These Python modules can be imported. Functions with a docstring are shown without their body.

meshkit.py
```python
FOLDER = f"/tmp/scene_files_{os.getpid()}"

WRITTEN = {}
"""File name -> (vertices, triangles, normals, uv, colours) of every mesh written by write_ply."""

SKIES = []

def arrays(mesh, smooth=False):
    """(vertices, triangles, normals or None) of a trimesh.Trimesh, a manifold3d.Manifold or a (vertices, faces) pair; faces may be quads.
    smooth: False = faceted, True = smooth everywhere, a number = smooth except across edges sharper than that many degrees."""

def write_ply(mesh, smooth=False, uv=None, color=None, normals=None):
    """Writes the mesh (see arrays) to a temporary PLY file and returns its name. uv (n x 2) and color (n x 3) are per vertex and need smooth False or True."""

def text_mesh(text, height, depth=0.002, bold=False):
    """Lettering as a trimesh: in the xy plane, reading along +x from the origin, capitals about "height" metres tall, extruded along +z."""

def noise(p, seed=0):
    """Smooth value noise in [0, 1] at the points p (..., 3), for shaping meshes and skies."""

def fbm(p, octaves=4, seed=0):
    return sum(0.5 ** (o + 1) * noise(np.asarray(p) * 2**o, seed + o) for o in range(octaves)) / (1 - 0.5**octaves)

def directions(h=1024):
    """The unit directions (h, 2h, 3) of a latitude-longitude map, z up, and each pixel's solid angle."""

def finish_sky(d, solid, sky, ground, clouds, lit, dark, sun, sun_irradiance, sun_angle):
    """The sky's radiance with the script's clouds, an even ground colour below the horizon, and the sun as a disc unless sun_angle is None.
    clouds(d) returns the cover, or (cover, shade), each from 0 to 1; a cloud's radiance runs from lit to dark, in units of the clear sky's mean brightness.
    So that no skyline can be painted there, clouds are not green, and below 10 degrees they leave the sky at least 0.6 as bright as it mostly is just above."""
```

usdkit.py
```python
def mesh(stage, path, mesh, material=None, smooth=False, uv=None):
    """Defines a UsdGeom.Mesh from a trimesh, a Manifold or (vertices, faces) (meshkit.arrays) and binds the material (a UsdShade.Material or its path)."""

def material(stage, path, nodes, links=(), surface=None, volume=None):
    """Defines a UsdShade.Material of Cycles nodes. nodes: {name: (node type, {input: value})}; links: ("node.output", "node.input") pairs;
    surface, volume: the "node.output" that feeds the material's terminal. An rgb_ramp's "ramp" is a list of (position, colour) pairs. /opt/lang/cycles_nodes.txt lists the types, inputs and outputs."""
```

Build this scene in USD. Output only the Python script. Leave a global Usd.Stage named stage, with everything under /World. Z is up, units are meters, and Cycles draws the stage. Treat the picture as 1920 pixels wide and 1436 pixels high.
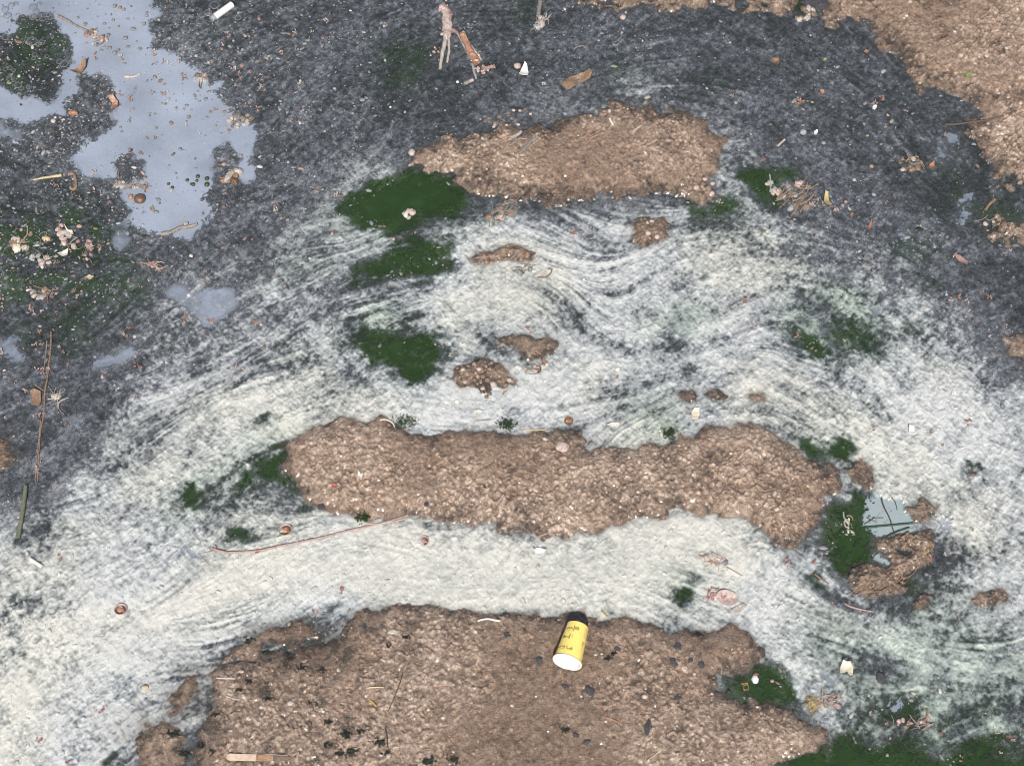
import math, random
import numpy as np
import trimesh
import usdkit, meshkit
from scipy import ndimage as ndi
from scipy.spatial import cKDTree
from pxr import Usd, UsdGeom, UsdLux, UsdShade, Gf, Sdf, Vt

stage = Usd.Stage.CreateInMemory()
UsdGeom.SetStageUpAxis(stage, UsdGeom.Tokens.z)
UsdGeom.SetStageMetersPerUnit(stage, 1.0)
world = UsdGeom.Xform.Define(stage, '/World')
stage.SetDefaultPrim(world.GetPrim())
UsdGeom.Scope.Define(stage, '/World/Looks')
LOOK = '/World/Looks/'

# ------------------------------------------------------------------ camera, sky, sun, exposure
CAM_H = 3.66                      # a person leaning over a low bridge
PITCH = math.radians(60.0)        # looking down 60 degrees below the horizon
TX, TY = 0.2842, 0.21256
cam = UsdGeom.Camera.Define(stage, '/World/camera')
cam.AddTranslateOp().Set(Gf.Vec3d(0, 0, CAM_H))
cam.AddRotateXOp().Set(90.0 - math.degrees(PITCH))
cam.CreateHorizontalApertureAttr(36.0)
cam.CreateVerticalApertureAttr(36.0 * 765 / 1024)
cam.CreateFocalLengthAttr(18.0 / TX)
cam.CreateClippingRangeAttr(Gf.Vec2f(0.05, 1000))
EXPOSURE = 0.15
cam.CreateExposureAttr(EXPOSURE)

SUN_AZ = (-0.06, -0.998)
SUN_EL = math.radians(51)
_h = math.hypot(*SUN_AZ)
SUN = Gf.Vec3d(SUN_AZ[0] / _h * math.cos(SUN_EL), SUN_AZ[1] / _h * math.cos(SUN_EL), math.sin(SUN_EL))
dome = UsdLux.DomeLight.Define(stage, '/World/sky')
dome.GetPrim().SetCustomDataByKey('kind', 'structure')
dome.GetPrim().SetCustomDataByKey('label', 'pale hazy daylight sky lying overhead, out of the frame')
dome.GetPrim().SetCustomDataByKey('category', 'sky')
sky_m = usdkit.material(stage, LOOK + 'sky_look', {
    's': ('sky_texture', {'sky_type': 'single_scattering', 'sun_disc': False, 'sun_elevation': SUN_EL,
                          'sun_rotation': math.atan2(SUN[0], SUN[1]), 'aerosol_density': 2.0, 'air_density': 1.0}),
    'b': ('background_shader', {'strength': 0.088})}, [('s.color', 'b.color')], surface='b.background')
UsdShade.MaterialBindingAPI.Apply(dome.GetPrim()).Bind(sky_m)
sun = UsdLux.DistantLight.Define(stage, '/World/sun')
sun.CreateNormalizeAttr(True)
sun.CreateIntensityAttr(1.2)
sun.CreateAngleAttr(0.55)
sun.CreateColorAttr(Gf.Vec3f(1.0, 0.95, 0.88))
sun.AddTransformOp().Set(Gf.Matrix4d().SetRotate(Gf.Rotation(Gf.Vec3d(0, 0, 1), SUN)))

# ------------------------------------------------------------------ helpers
_c, _s = math.sin(PITCH), math.cos(PITCH)      # cos / sin of the 30 degree tilt

def to_ground(u, v, z=0.004):
    """point of the plane at height z that the photograph shows at (u, v)"""
    u, v = np.asarray(u, float), np.asarray(v, float)
    xn, yn = (u - 960) / 960 * TX, (718 - v) / 718 * TY
    dy, dz = yn * _c + _s, yn * _s - _c
    t = (z - CAM_H) / dz
    return xn * t, dy * t

def to_pixel(x, y, z=0.004):
    z = z - CAM_H
    yy, zz = y * _c + z * _s, -y * _s + z * _c
    return 960 + x / -zz / TX * 960, 718 - yy / -zz / TY * 718

def px(u, v):
    """metres per photograph pixel there (across)"""
    x0, y0 = to_ground(u, v)
    x1, y1 = to_ground(u + 1, v)
    return float(x1 - x0)

names = {}
def numbered(name, parent='/World'):
    n = names.get((parent, name), 0)
    names[(parent, name)] = n + 1
    return name if n == 0 else f'{name}_{n:03d}'

def tag(prim, label=None, cat=None, group=None, kind=None):
    for k, x in (('label', label), ('category', cat), ('group', group), ('kind', kind)):
        if x:
            prim.SetCustomDataByKey(k, x)
    return prim

def M(name, color, rough=0.6, var=0.25, scale=180.0, bump=0.3, spec=0.5, second=None, trans=0.0, bscale=None):
    """a mottled natural surface: two tones mixed by noise, grain in the bump"""
    c = np.array(color, float)
    d = np.array(second, float) if second is not None else c * (1 - 2 * var)
    nodes = {'tc': ('geometry', {}), 'oi': ('object_info', {}),
             'n': ('noise_texture', {'scale': scale, 'detail': 4.0, 'roughness': 0.65}),
             'r': ('rgb_ramp', {'ramp': [(0.32, tuple(d)), (0.6, tuple(c)), (0.75, tuple(np.minimum(c * (1 + var), 0.9)))]}),
             'n2': ('noise_texture', {'scale': bscale or scale * 3, 'detail': 3.0}),
             'b': ('bump', {'strength': bump, 'distance': 0.002}),
             'p': ('principled_bsdf', {'roughness': rough, 'specular_ior_level': spec})}
    links = [('tc.position', 'n.vector'), ('tc.position', 'n2.vector'), ('n.fac', 'r.fac'), ('r.color', 'p.base_color'),
             ('n2.fac', 'b.height'), ('b.normal', 'p.normal')]
    surf = 'p.BSDF'
    if trans:
        nodes['t'] = ('translucent_bsdf', {})
        nodes['m'] = ('mix_closure', {'fac': trans})
        links += [('r.color', 't.color'), ('p.BSDF', 'm.closure1'), ('t.BSDF', 'm.closure2')]
        surf = 'm.closure'
    return usdkit.material(stage, LOOK + name, nodes, links, surface=surf)

def attr_look(name, rough, spec=0.5, var=0.3, scale=900.0, bscale=700.0, bump=0.5, bdist=0.002, coat=0.0, rough_var=0.0):
    """the surface colour comes from the mesh (what the stuff is, with some painted light, place by place); fine grain is added here"""
    nodes = {'a': ('attribute', {'attribute': 'tint'}), 'g': ('geometry', {}),
             'n': ('noise_texture', {'scale': scale, 'detail': 3.0, 'roughness': 0.6}),
             'mr': ('map_range', {'from_min': 0.3, 'from_max': 0.7, 'to_min': 1 - var, 'to_max': 1 + var}),
             'cc': ('combine_color', {}),
             'mx': ('mix', {'mix_type': 'multiply', 'fac': 1.0}),
             'n2': ('noise_texture', {'scale': bscale, 'detail': 4.0, 'roughness': 0.6}),
             'b': ('bump', {'strength': bump, 'distance': bdist}),
             'n3': ('noise_texture', {'scale': 140.0, 'detail': 3.0}),
             'rr': ('map_range', {'from_min': 0.35, 'from_max': 0.65, 'to_min': max(rough - rough_var, 0.05), 'to_max': min(rough + rough_var, 1)}),
             'p': ('principled_bsdf', {'specular_ior_level': spec, 'coat_weight': coat, 'coat_roughness': 0.15})}
    links = [('g.position', 'n.vector'), ('g.position', 'n2.vector'), ('g.position', 'n3.vector'), ('n.fac', 'mr.value'),
             ('mr.result', 'cc.r'), ('mr.result', 'cc.g'), ('mr.result', 'cc.b'),
             ('a.color', 'mx.color1'), ('cc.color', 'mx.color2'), ('mx.color', 'p.base_color'),
             ('n3.fac', 'rr.value'), ('rr.result', 'p.roughness'),
             ('n2.fac', 'b.height'), ('b.normal', 'p.normal')]
    return usdkit.material(stage, LOOK + name, nodes, links, surface='p.BSDF')

def tinted(prim, tint):
    UsdGeom.PrimvarsAPI(prim).CreatePrimvar('tint', Sdf.ValueTypeNames.Color3fArray, 'vertex').Set(
        Vt.Vec3fArray.FromNumpy(np.ascontiguousarray(tint, np.float32)))

def sheet(name, verts, faces, tint, mat, smooth=True, **kw):
    m = usdkit.mesh(stage, '/World/' + numbered(name), (verts, faces), mat, smooth=smooth)
    if tint is not None:
        tinted(m, tint)
    tag(m.GetPrim(), **kw)
    return m

# ------------------------------------------------------------------ the looks of ground and water
L_mud = attr_look('wet_mud', 0.36, 0.6, var=0.5, scale=480.0, bscale=340.0, bump=1.0, bdist=0.0045, rough_var=0.24, coat=0.45)
L_scum = attr_look('grey_scum', 0.5, 0.2, var=0.55, scale=330.0, bscale=380.0, bump=0.8, bdist=0.003, rough_var=0.15)
L_foam = attr_look('froth', 0.62, 0.3, var=0.20, scale=420.0, bscale=650.0, bump=0.3, bdist=0.002)
L_film_refl = attr_look('film_and_reflection_look', 0.16, 0.5, var=0.05, scale=160.0, bscale=60.0, bump=0.04, bdist=0.001, rough_var=0.06)
L_crumb = attr_look('crumbs', 0.55, 0.4, var=0.25, scale=500.0, bscale=600.0, bump=0.4, rough_var=0.2)
L_water = usdkit.material(stage, LOOK + 'green_water', {
    'g': ('geometry', {}),
    'n': ('noise_texture', {'scale': 12.0, 'detail': 8.0, 'roughness': 0.68, 'distortion': 1.2}),
    'r': ('rgb_ramp', {'ramp': [(0.25, (0.016, 0.032, 0.012)), (0.5, (0.023, 0.046, 0.016)), (0.65, (0.031, 0.056, 0.022)), (0.8, (0.045, 0.068, 0.034))]}),
    'n2': ('noise_texture', {'scale': 30.0, 'detail': 2.0}),
    'b': ('bump', {'strength': 0.05, 'distance': 0.004}),
    'p': ('principled_bsdf', {'roughness': 0.12, 'ior': 1.33, 'specular_ior_level': 0.5})},
    [('g.position', 'n.vector'), ('g.position', 'n2.vector'), ('n.fac', 'r.fac'), ('r.color', 'p.base_color'), ('n2.fac', 'b.height'), ('b.normal', 'p.normal')], surface='p.BSDF')
L_bed = M('far_mud', (0.2, 0.14, 0.1), 0.6, 0.3, 6.0, 0.8, second=(0.09, 0.065, 0.045), bscale=60.0)

# ------------------------------------------------------------------ fields on a fine grid over the stretch in view
rng = np.random.default_rng(7)
DX = 0.0023
X0, X1, Y0, Y1 = -1.50, 1.50, 1.10, 3.42
NX, NY = int((X1 - X0) / DX) + 1, int((Y1 - Y0) / DX) + 1
gx, gy = X0 + np.arange(NX) * DX, Y0 + np.arange(NY) * DX
GX, GY = np.meshgrid(gx.astype(np.float32), gy.astype(np.float32))     # rows run away from the camera
PU, PV = to_pixel(GX, GY)                                              # where the photograph shows each point
PU, PV = PU.astype(np.float32), PV.astype(np.float32)

def wave(cell, seed, shape=None, order=3):
    """smooth random field, zero mean, unit spread, features about `cell` grid steps wide"""
    r = np.random.default_rng(seed)
    ny, nx = shape or (NY, NX)
    a = r.standard_normal((int(ny / cell) + 4, int(nx / cell) + 4)).astype(np.float32)
    z = ndi.zoom(a, cell, order=order, mode='reflect', grid_mode=False)[:ny, :nx] if cell > 1 else a[:ny, :nx]
    return ((z - z.mean()) / z.std()).astype(np.float32)

def fbm2(cell, octaves, seed, gain=0.55):
    t = sum(gain ** k * wave(max(cell / 2 ** k, 1.0), seed + 13 * k, order=3 if k < 2 else 1) for k in range(octaves))
    return (t - t.mean()) / t.std()

def smooth(a, b, x):
    t = np.clip((x - a) / (b - a), 0, 1)
    return t * t * (3 - 2 * t)

W_big = (wave(60, 1), wave(60, 2))
W_fin = (fbm2(14, 3, 3), fbm2(14, 3, 4))

def inside(poly, big=4.0, fine=4.0):
    """which grid points lie inside an outline given where the photograph shows it; the edge is frayed"""
    p = np.array(poly, float)
    U = PU + big * W_big[0] + fine * W_fin[0]
    V = PV + big * W_big[1] + fine * W_fin[1]
    lo, hi = p.min(0) - 4, p.max(0) + 4
    sel = (U > lo[0]) & (U < hi[0]) & (V > lo[1]) & (V < hi[1])
    u, v = U[sel], V[sel]
    c = np.zeros(len(u), bool)
    for (x1, y1), (x2, y2) in zip(p, np.roll(p, -1, 0)):
        if y1 == y2:
            continue
        c ^= ((y1 > v) != (y2 > v)) & (u < (x2 - x1) * (v - y1) / (y2 - y1) + x1)
    out = np.zeros(U.shape, bool)
    out[sel] = c
    return out

def oval(u, v, a, b, rot=0, n=18):
    t = np.linspace(0, 2 * np.pi, n, endpoint=False)
    r = math.radians(rot)
    return [(u + a * math.cos(q) * math.cos(r) - b * math.sin(q) * math.sin(r), v + a * math.cos(q) * math.sin(r) + b * math.sin(q) * math.cos(r)) for q in t]

# --- how much froth lies where (0 none .. 9 solid), read off the photograph every 64 x 60 pixels
FROTH = """
000000000000000000000000000000
000000000000000000000000000000
000000000000000111220000000000
000000000010001122222100000000
000000000111000000003210000000
000000001132000000013221000000
000000001210001112223222110000
000000112233256654455653211110
000112222222257775445664332100
001123233355688865445432343210
001122344533365556645542134420
011223445531266787645664345641
011245786477888876555565556764
001346676643654455653325776675
012456542555555555555554378766
014675352555555555555555447677
366554346678766666899842100776
667755788888888888886963320067
566668988888888887877865330655
567898743222777777766665534555
777876521111111111115455534444
887765311111111111111113434444
787865311111111111111111332333
886520011111111111111111112111""".split()
dens = np.array([[int(c) for c in r] for r in FROTH], np.float32) / 9
F0 = ndi.map_coordinates(dens, [PV / 60 - 0.5, PU / 64 - 0.5], order=1, mode='nearest')
F0 = ndi.gaussian_filter(F0, 9)

# --- the way the water drifts: tracks read off the photograph
TRACKS = [
    [(0, 1290), (200, 1180), (400, 1085), (650, 1050), (900, 1060), (1200, 1030), (1380, 1000)],
    [(0, 1436), (150, 1330), (350, 1200), (520, 1150), (700, 1110), (950, 1110), (1200, 1120), (1350, 1150)],
    [(0, 1060), (150, 980), (300, 860), (450, 750), (600, 690), (760, 700), (900, 760), (1050, 760), (1250, 740)],
    [(100, 900), (300, 720), (450, 600), (600, 500), (720, 430), (900, 410), (1080, 440), (1300, 420), (1450, 480), (1600, 600), (1750, 720), (1870, 850), (1900, 1000), (1850, 1120), (1700, 1180), (1560, 1150)],
    [(300, 600), (450, 420), (600, 290), (780, 210), (950, 190), (1150, 180), (1300, 200), (1420, 270), (1520, 370), (1650, 450), (1800, 560)],
    [(1480, 1180), (1650, 1210), (1800, 1230), (1920, 1210)], [(1450, 1120), (1600, 1180), (1750, 1260), (1920, 1270)],
    [(1530, 1000), (1540, 1060), (1580, 1120), (1680, 1150), (1800, 1130), (1880, 1050)],
    [(1600, 1390), (1700, 1330), (1800, 1300), (1920, 1290)], [(1580, 1320), (1585, 1400)],
    [(200, 1010), (330, 930), (480, 830), (560, 790), (700, 780), (900, 790)],
    [(270, 1030), (320, 970), (420, 935), (510, 950), (600, 1000), (700, 990)],
    [(640, 580), (800, 540), (1000, 560), (1100, 640), (1180, 700)], [(930, 610), (990, 690), (1030, 740)],
    [(1200, 560), (1330, 520), (1460, 510), (1560, 580), (1640, 660)], [(1100, 690), (1250, 620), (1430, 580)],
    [(1280, 700), (1420, 680), (1560, 720), (1680, 820), (1740, 900)],
    [(0, 700), (150, 640), (260, 560)], [(0, 300), (120, 380), (240, 470)], [(500, 100), (700, 60), (900, 60)], [(700, 130), (640, 220), (560, 300)],
    [(1250, 60), (1450, 100), (1600, 150), (1700, 300), (1800, 420)], [(60, 860), (120, 760), (220, 690)], [(560, 640), (700, 600), (840, 590)],
]
tp, tt = [], []
for tr in TRACKS:
    q = np.array(tr, float)
    x, y = to_ground(q[:, 0], q[:, 1])
    w = np.stack([x, y], 1)
    seg = np.linalg.norm(np.diff(w, axis=0), axis=1)
    s = np.concatenate([[0], np.cumsum(seg)])
    k = np.arange(0, s[-1], 0.03)
    pts = np.stack([np.interp(k, s, w[:, 0]), np.interp(k, s, w[:, 1])], 1)
    tan = np.gradient(pts, axis=0)
    tp.append(pts); tt.append(tan / np.linalg.norm(tan, axis=1, keepdims=True))
tp, tt = np.vstack(tp), np.vstack(tt)
cy_, cx_ = np.linspace(Y0, Y1, 117), np.linspace(X0, X1, 151)
CX, CY = np.meshgrid(cx_, cy_)
dist, idx = cKDTree(tp).query(np.stack([CX.ravel(), CY.ravel()], 1), k=14)
wgt = 1 / (dist ** 2 + 0.0008)
ref = tt[idx[:, :1]]
sgn = np.sign((tt[idx] * ref).sum(-1, keepdims=True)); sgn[sgn == 0] = 1
fl = (tt[idx] * sgn * wgt[..., None]).sum(1)
# one direction everywhere for a line field: store the doubled angle, so that opposite tracks do not cancel
ang = 2 * np.arctan2(fl[:, 1], fl[:, 0])
a2 = np.stack([np.cos(ang), np.sin(ang)], -1).reshape(117, 151, 2)
a2 = np.stack([ndi.gaussian_filter(a2[..., k], 1.5) for k in (0, 1)], -1)
HS = 2                                                                 # tracks are followed on every second grid point
hy, hx = np.arange(0, NY, HS), np.arange(0, NX, HS)
iy, ix = np.meshgrid(hy * (116 / (NY - 1)), hx * (150 / (NX - 1)), indexing='ij')
A2 = [ndi.map_coordinates(a2[..., k], [iy, ix], order=1) for k in (0, 1)]
swirl = 0.30 * wave(55, 21, (len(hy), len(hx))) + 0.16 * wave(20, 22, (len(hy), len(hx)))
theta = 0.5 * np.arctan2(A2[1], A2[0]) + swirl
FX, FY = np.cos(theta).astype(np.float32), np.sin(theta).astype(np.float32)

def smear(sources, steps, step):
    """line integral convolution: drags each noise along the drift, both ways"""
    out = [np.zeros((NY, NX), np.float32) for _ in sources]
    fine_y, fine_x = np.meshgrid(np.arange(NY, dtype=np.float32), np.arange(NX, dtype=np.float32), indexing='ij')
    for sign in (1, -1):
        y, x = np.meshgrid(np.arange(len(hy), dtype=np.float32), np.arange(len(hx), dtype=np.float32), indexing='ij')
        y0, x0 = y.copy(), x.copy()
        lx, ly = FX * sign, FY * sign
        for k in range(steps):
            x += lx * step; y += ly * step
            cxn = [ndi.map_coordinates(f, [y, x], order=0, mode='nearest') for f in (FX, FY)]
            flip = np.sign(cxn[0] * lx + cxn[1] * ly); flip[flip == 0] = 1
            lx, ly = cxn[0] * flip, cxn[1] * flip
            d = [np.repeat(np.repeat((q - q0) * HS, HS, 0), HS, 1)[:NY, :NX] for q, q0 in ((y, y0), (x, x0))]
            for o, s in zip(out, sources):
                o += ndi.map_coordinates(s, [fine_y + d[0], fine_x + d[1]], order=1, mode='mirror')
    return [((o - o.mean()) / o.std()).astype(np.float32) for o in out]

src_fine = ndi.gaussian_filter(rng.standard_normal((NY, NX)).astype(np.float32), 0.9)
src_mid = ndi.gaussian_filter(rng.standard_normal((NY, NX)).astype(np.float32), 2.6)
src_fine *= 1 + 0.9 * np.clip(wave(14, 91), -1, 2)
src_wide = ndi.gaussian_filter(rng.standard_normal((NY, NX)).astype(np.float32), 6.0)
ST1, = smear([src_fine], 7, 1.3)                       # short fine streaks
ST2, ST3 = smear([src_mid, src_wide], 13, 3.2)         # long soft ones
SW = np.clip(0.72 + 0.5 * wave(70, 92), 0.15, 1.05)     # the skin is drawn out into streaks here, curdled there
N1 = fbm2(22, 4, 31)                                   # curdled lumps
N2 = fbm2(5, 3, 41, 0.8)                               # fine grain
NG = ndi.gaussian_filter(rng.standard_normal((NY, NX)).astype(np.float32), 0.8); NG /= NG.std()
N3 = fbm2(90, 3, 51)                                   # broad patches
# ------------------------------------------------------------------ mud banks and clumps that stand out of the water
# (name, kind or None, label, category, outline, fraying, height in m, lumpiness)
BANKS = [
 ('mud_bank', 'structure', 'long brown lumpy mud bar across the middle, froth channel below it', 'mud bank',
  [(530,880),(545,840),(575,815),(610,795),(650,790),(700,790),(740,800),(760,808),(800,808),(850,808),(900,806),(940,808),(985,808),(1040,806),(1085,808),(1095,825),(1100,845),(1112,852),(1125,838),(1145,828),(1180,833),(1215,830),(1250,826),(1280,815),(1305,805),(1340,795),(1380,795),(1420,800),(1455,815),(1480,835),(1505,850),(1530,870),(1548,890),(1550,915),(1545,945),(1535,965),(1515,985),(1500,1010),(1490,1028),(1470,1030),(1450,1015),(1420,990),(1395,975),(1360,965),(1320,960),(1270,958),(1230,965),(1190,975),(1150,990),(1100,1002),(1060,1008),(1010,1005),(960,1000),(910,990),(860,985),(820,978),(770,965),(740,972),(700,978),(670,970),(640,963),(610,960),(580,950),(560,930),(545,905)], 4, 0.030, 1.0),
 ('mud_bank', 'structure', 'smaller brown mud bar high in the photo, grey scum curling round its top', 'mud bank',
  [(765,290),(790,282),(830,275),(870,258),(900,250),(940,245),(990,238),(1040,228),(1090,215),(1140,207),(1190,203),(1240,204),(1290,212),(1330,225),(1352,240),(1350,265),(1345,300),(1340,330),(1335,360),(1320,375),(1290,372),(1250,360),(1200,362),(1150,368),(1100,372),(1060,378),(1010,372),(960,365),(910,358),(870,350),(850,335),(820,322),(790,310)], 6, 0.026, 0.8),
 ('mud_bank', 'structure', 'wide brown mud bank at the bottom on which the yellow cup lies', 'mud bank',
  [(340,1520),(362,1436),(365,1400),(375,1365),(390,1340),(395,1310),(405,1275),(420,1255),(450,1250),(480,1238),(520,1228),(560,1215),(600,1205),(625,1185),(650,1160),(680,1143),(720,1133),(760,1130),(810,1133),(860,1140),(900,1145),(960,1150),(1020,1153),(1060,1150),(1105,1150),(1150,1158),(1200,1170),(1250,1185),(1300,1188),(1340,1180),(1375,1168),(1400,1180),(1425,1210),(1440,1230),(1420,1245),(1400,1260),(1370,1268),(1345,1275),(1332,1290),(1360,1305),(1400,1315),(1440,1320),(1470,1325),(1490,1340),(1510,1355),(1545,1370),(1550,1385),(1530,1400),(1500,1410),(1470,1425),(1440,1445),(1400,1520)], 4, 0.034, 0.8),
 ('mud_bank', 'structure', 'big brown granular mud bank filling the top right corner', 'mud bank',
  [(1035,-80),(1040,2),(1090,8),(1200,10),(1330,12),(1400,12),(1440,25),(1480,40),(1498,30),(1508,12),(1515,-6),(1552,-6),(1550,20),(1540,40),(1590,35),(1620,50),(1640,80),(1670,90),(1690,115),(1700,140),(1730,165),(1760,180),(1800,190),(1835,210),(1848,232),(1815,245),(1825,262),(1840,290),(1860,320),(1890,340),(1925,352),(2060,380),(2060,-80)], 8, 0.036, 1.0),
 ('mud_bank', 'structure', 'strip of brown mud cut off by the left edge of the photo', 'mud bank',
  [(-90,790),(-10,805),(8,820),(16,845),(6,872),(-30,890),(-90,890)], 5, 0.014, 0.6),
 ('mud_clump', None, 'S-shaped brown clump of fibrous sludge beside the clear green pool', 'mud clump',
  [(1644,1007),(1662,1010),(1700,994),(1745,995),(1753,1007),(1754,1034),(1750,1050),(1737,1064),(1712,1072),(1697,1077),(1684,1092),(1705,1098),(1687,1112),(1662,1110),(1637,1119),(1610,1110),(1590,1097),(1587,1084),(1598,1064),(1620,1055),(1637,1055),(1648,1066),(1665,1064),(1670,1047),(1659,1039),(1680,1030),(1705,1042),(1712,1034),(1690,1028),(1665,1034),(1648,1026)], 2.5, 0.032, 1.5),
 ('mud_clump', None, 'small brown sludge clump above the S-shaped one, right of the pool', 'mud clump',
  [(1702,955),(1716,952),(1722,940),(1745,937),(1756,950),(1752,970),(1735,978),(1718,974)], 3, 0.018, 1.3),
 ('mud_clump', None, 'flat brown mud patch islanded in white froth above the middle bar', 'mud clump',
  [(932,632),(960,628),(985,632),(1010,636),(1040,645),(1048,655),(1035,668),(1010,678),(985,672),(965,655),(945,645)], 4, 0.013, 0.7),
 ('mud_clump', None, 'pebbly brown patch of nodules right of the lowest left green pool', 'mud clump',
  [(855,690),(880,680),(910,675),(930,690),(950,700),(966,715),(950,732),(925,735),(905,742),(880,728),(858,722),(850,708)], 5, 0.016, 1.9),
 ('mud_clump', None, 'long dark fibrous sludge ridge in the froth below the upper bar', 'mud clump',
  [(880,484),(900,475),(935,468),(965,460),(985,462),(1003,474),(998,482),(960,486),(930,493),(895,494)], 3, 0.016, 1.4),
 ('mud_clump', None, 'round pebbly sludge nest in the froth under the right end of the upper bar', 'mud clump',
  [(1180,425),(1190,412),(1215,405),(1240,410),(1252,425),(1245,440),(1215,452),(1195,452),(1182,443)], 5, 0.018, 1.9),
 ('mud_clump', None, 'ragged mud patch off the right tip of the middle bar, above the pool', 'mud clump',
  [(1590,880),(1612,862),(1632,870),(1645,888),(1640,908),(1622,918),(1604,905)], 6, 0.018, 1.3),
 ('mud_clump', None, 'dark crusty sludge patch touching the right tip of the middle bar', 'mud clump',
  [(1545,880),(1562,872),(1580,886),(1576,910),(1560,930),(1545,935)], 5, 0.014, 1.3),
 ('mud_clump', None, 'brown sludge clump near the right edge, lower right of the S-shaped one', 'mud clump',
  [(1822,1130),(1835,1115),(1852,1104),(1872,1100),(1886,1112),(1882,1128),(1862,1140),(1840,1144)], 3, 0.018, 1.3),
 ('mud_clump', None, 'low dark sludge patch between the two right-hand clumps', 'mud clump',
  [(1712,1128),(1735,1116),(1748,1122),(1738,1135),(1720,1138)], 3, 0.010, 1.0),
 ('mud_clump', None, 'bright knobbly clump of nodules on the lower right corner of the upper bar', 'mud clump',
  [(1278,350),(1295,335),(1318,338),(1340,345),(1342,362),(1325,374),(1300,366),(1282,362)], 4, 0.024, 2.0),
 ('mud_clump', None, 'leftmost of three small mud nubs in the froth over the middle bar', 'mud clump', oval(1290,740,18,10), 3, 0.012, 1.3),
 ('mud_clump', None, 'middle one of three small mud nubs in the froth over the middle bar', 'mud clump', oval(1343,735,20,9), 3, 0.012, 1.6),
 ('mud_clump', None, 'rightmost of three small mud nubs in the froth over the middle bar', 'mud clump', oval(1420,745,13,9), 3, 0.012, 1.6),
 ('mud_clump', None, 'narrow brown mud sliver in the froth left of the bottom bank', 'mud clump',
  [(318,1330),(332,1300),(352,1268),(372,1272),(366,1300),(350,1325),(330,1345)], 6, 0.010, 0.6),
 ('mud_clump', None, 'muddy brown spit at the bottom edge left of the wooden stick', 'mud clump',
  [(262,1400),(272,1372),(300,1358),(330,1362),(352,1380),(350,1410),(340,1520),(262,1520),(255,1440)], 6, 0.012, 0.6),
 ('mud_clump', None, 'frayed brown mud shelf in the froth above the left end of the bottom bank', 'mud clump',
  [(425,1240),(440,1210),(480,1190),(520,1180),(560,1165),(590,1168),(600,1190),(560,1205),(500,1222),(455,1240)], 8, 0.008, 0.8),
 ('mud_clump', None, 'brown crusty patch on the right edge below the corner bank', 'mud clump',
  [(1852,430),(1866,416),(1885,412),(1925,425),(1990,440),(1990,470),(1900,455),(1868,445)], 7, 0.014, 1.2),
 ('mud_clump', None, 'reddish brown crust on the right edge beside the white froth', 'mud clump',
  [(1890,650),(1905,630),(1930,620),(1990,620),(1990,690),(1915,680)], 6, 0.012, 1.0),
]
bank = np.full((NY, NX), -1, np.int16)
for i, b in enumerate(BANKS):
    m = inside(b[4], 4 if b[1] else 2, b[5])
    bank[m & (bank < 0)] = i
    if b[2].startswith('bright knobbly'):
        bank[m] = i
# crumbs of bank no larger than a thumbnail are dropped
lab, n = ndi.label(bank >= 0)
size = np.bincount(lab.ravel())
bank[(size < 60)[lab]] = -1
# holes: the pits at the top right bank and the black water gap
MUD = bank >= 0
sd_in = ndi.distance_transform_edt(MUD).astype(np.float32) * DX
sd_out = ndi.distance_transform_edt(~MUD).astype(np.float32) * DX

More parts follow.
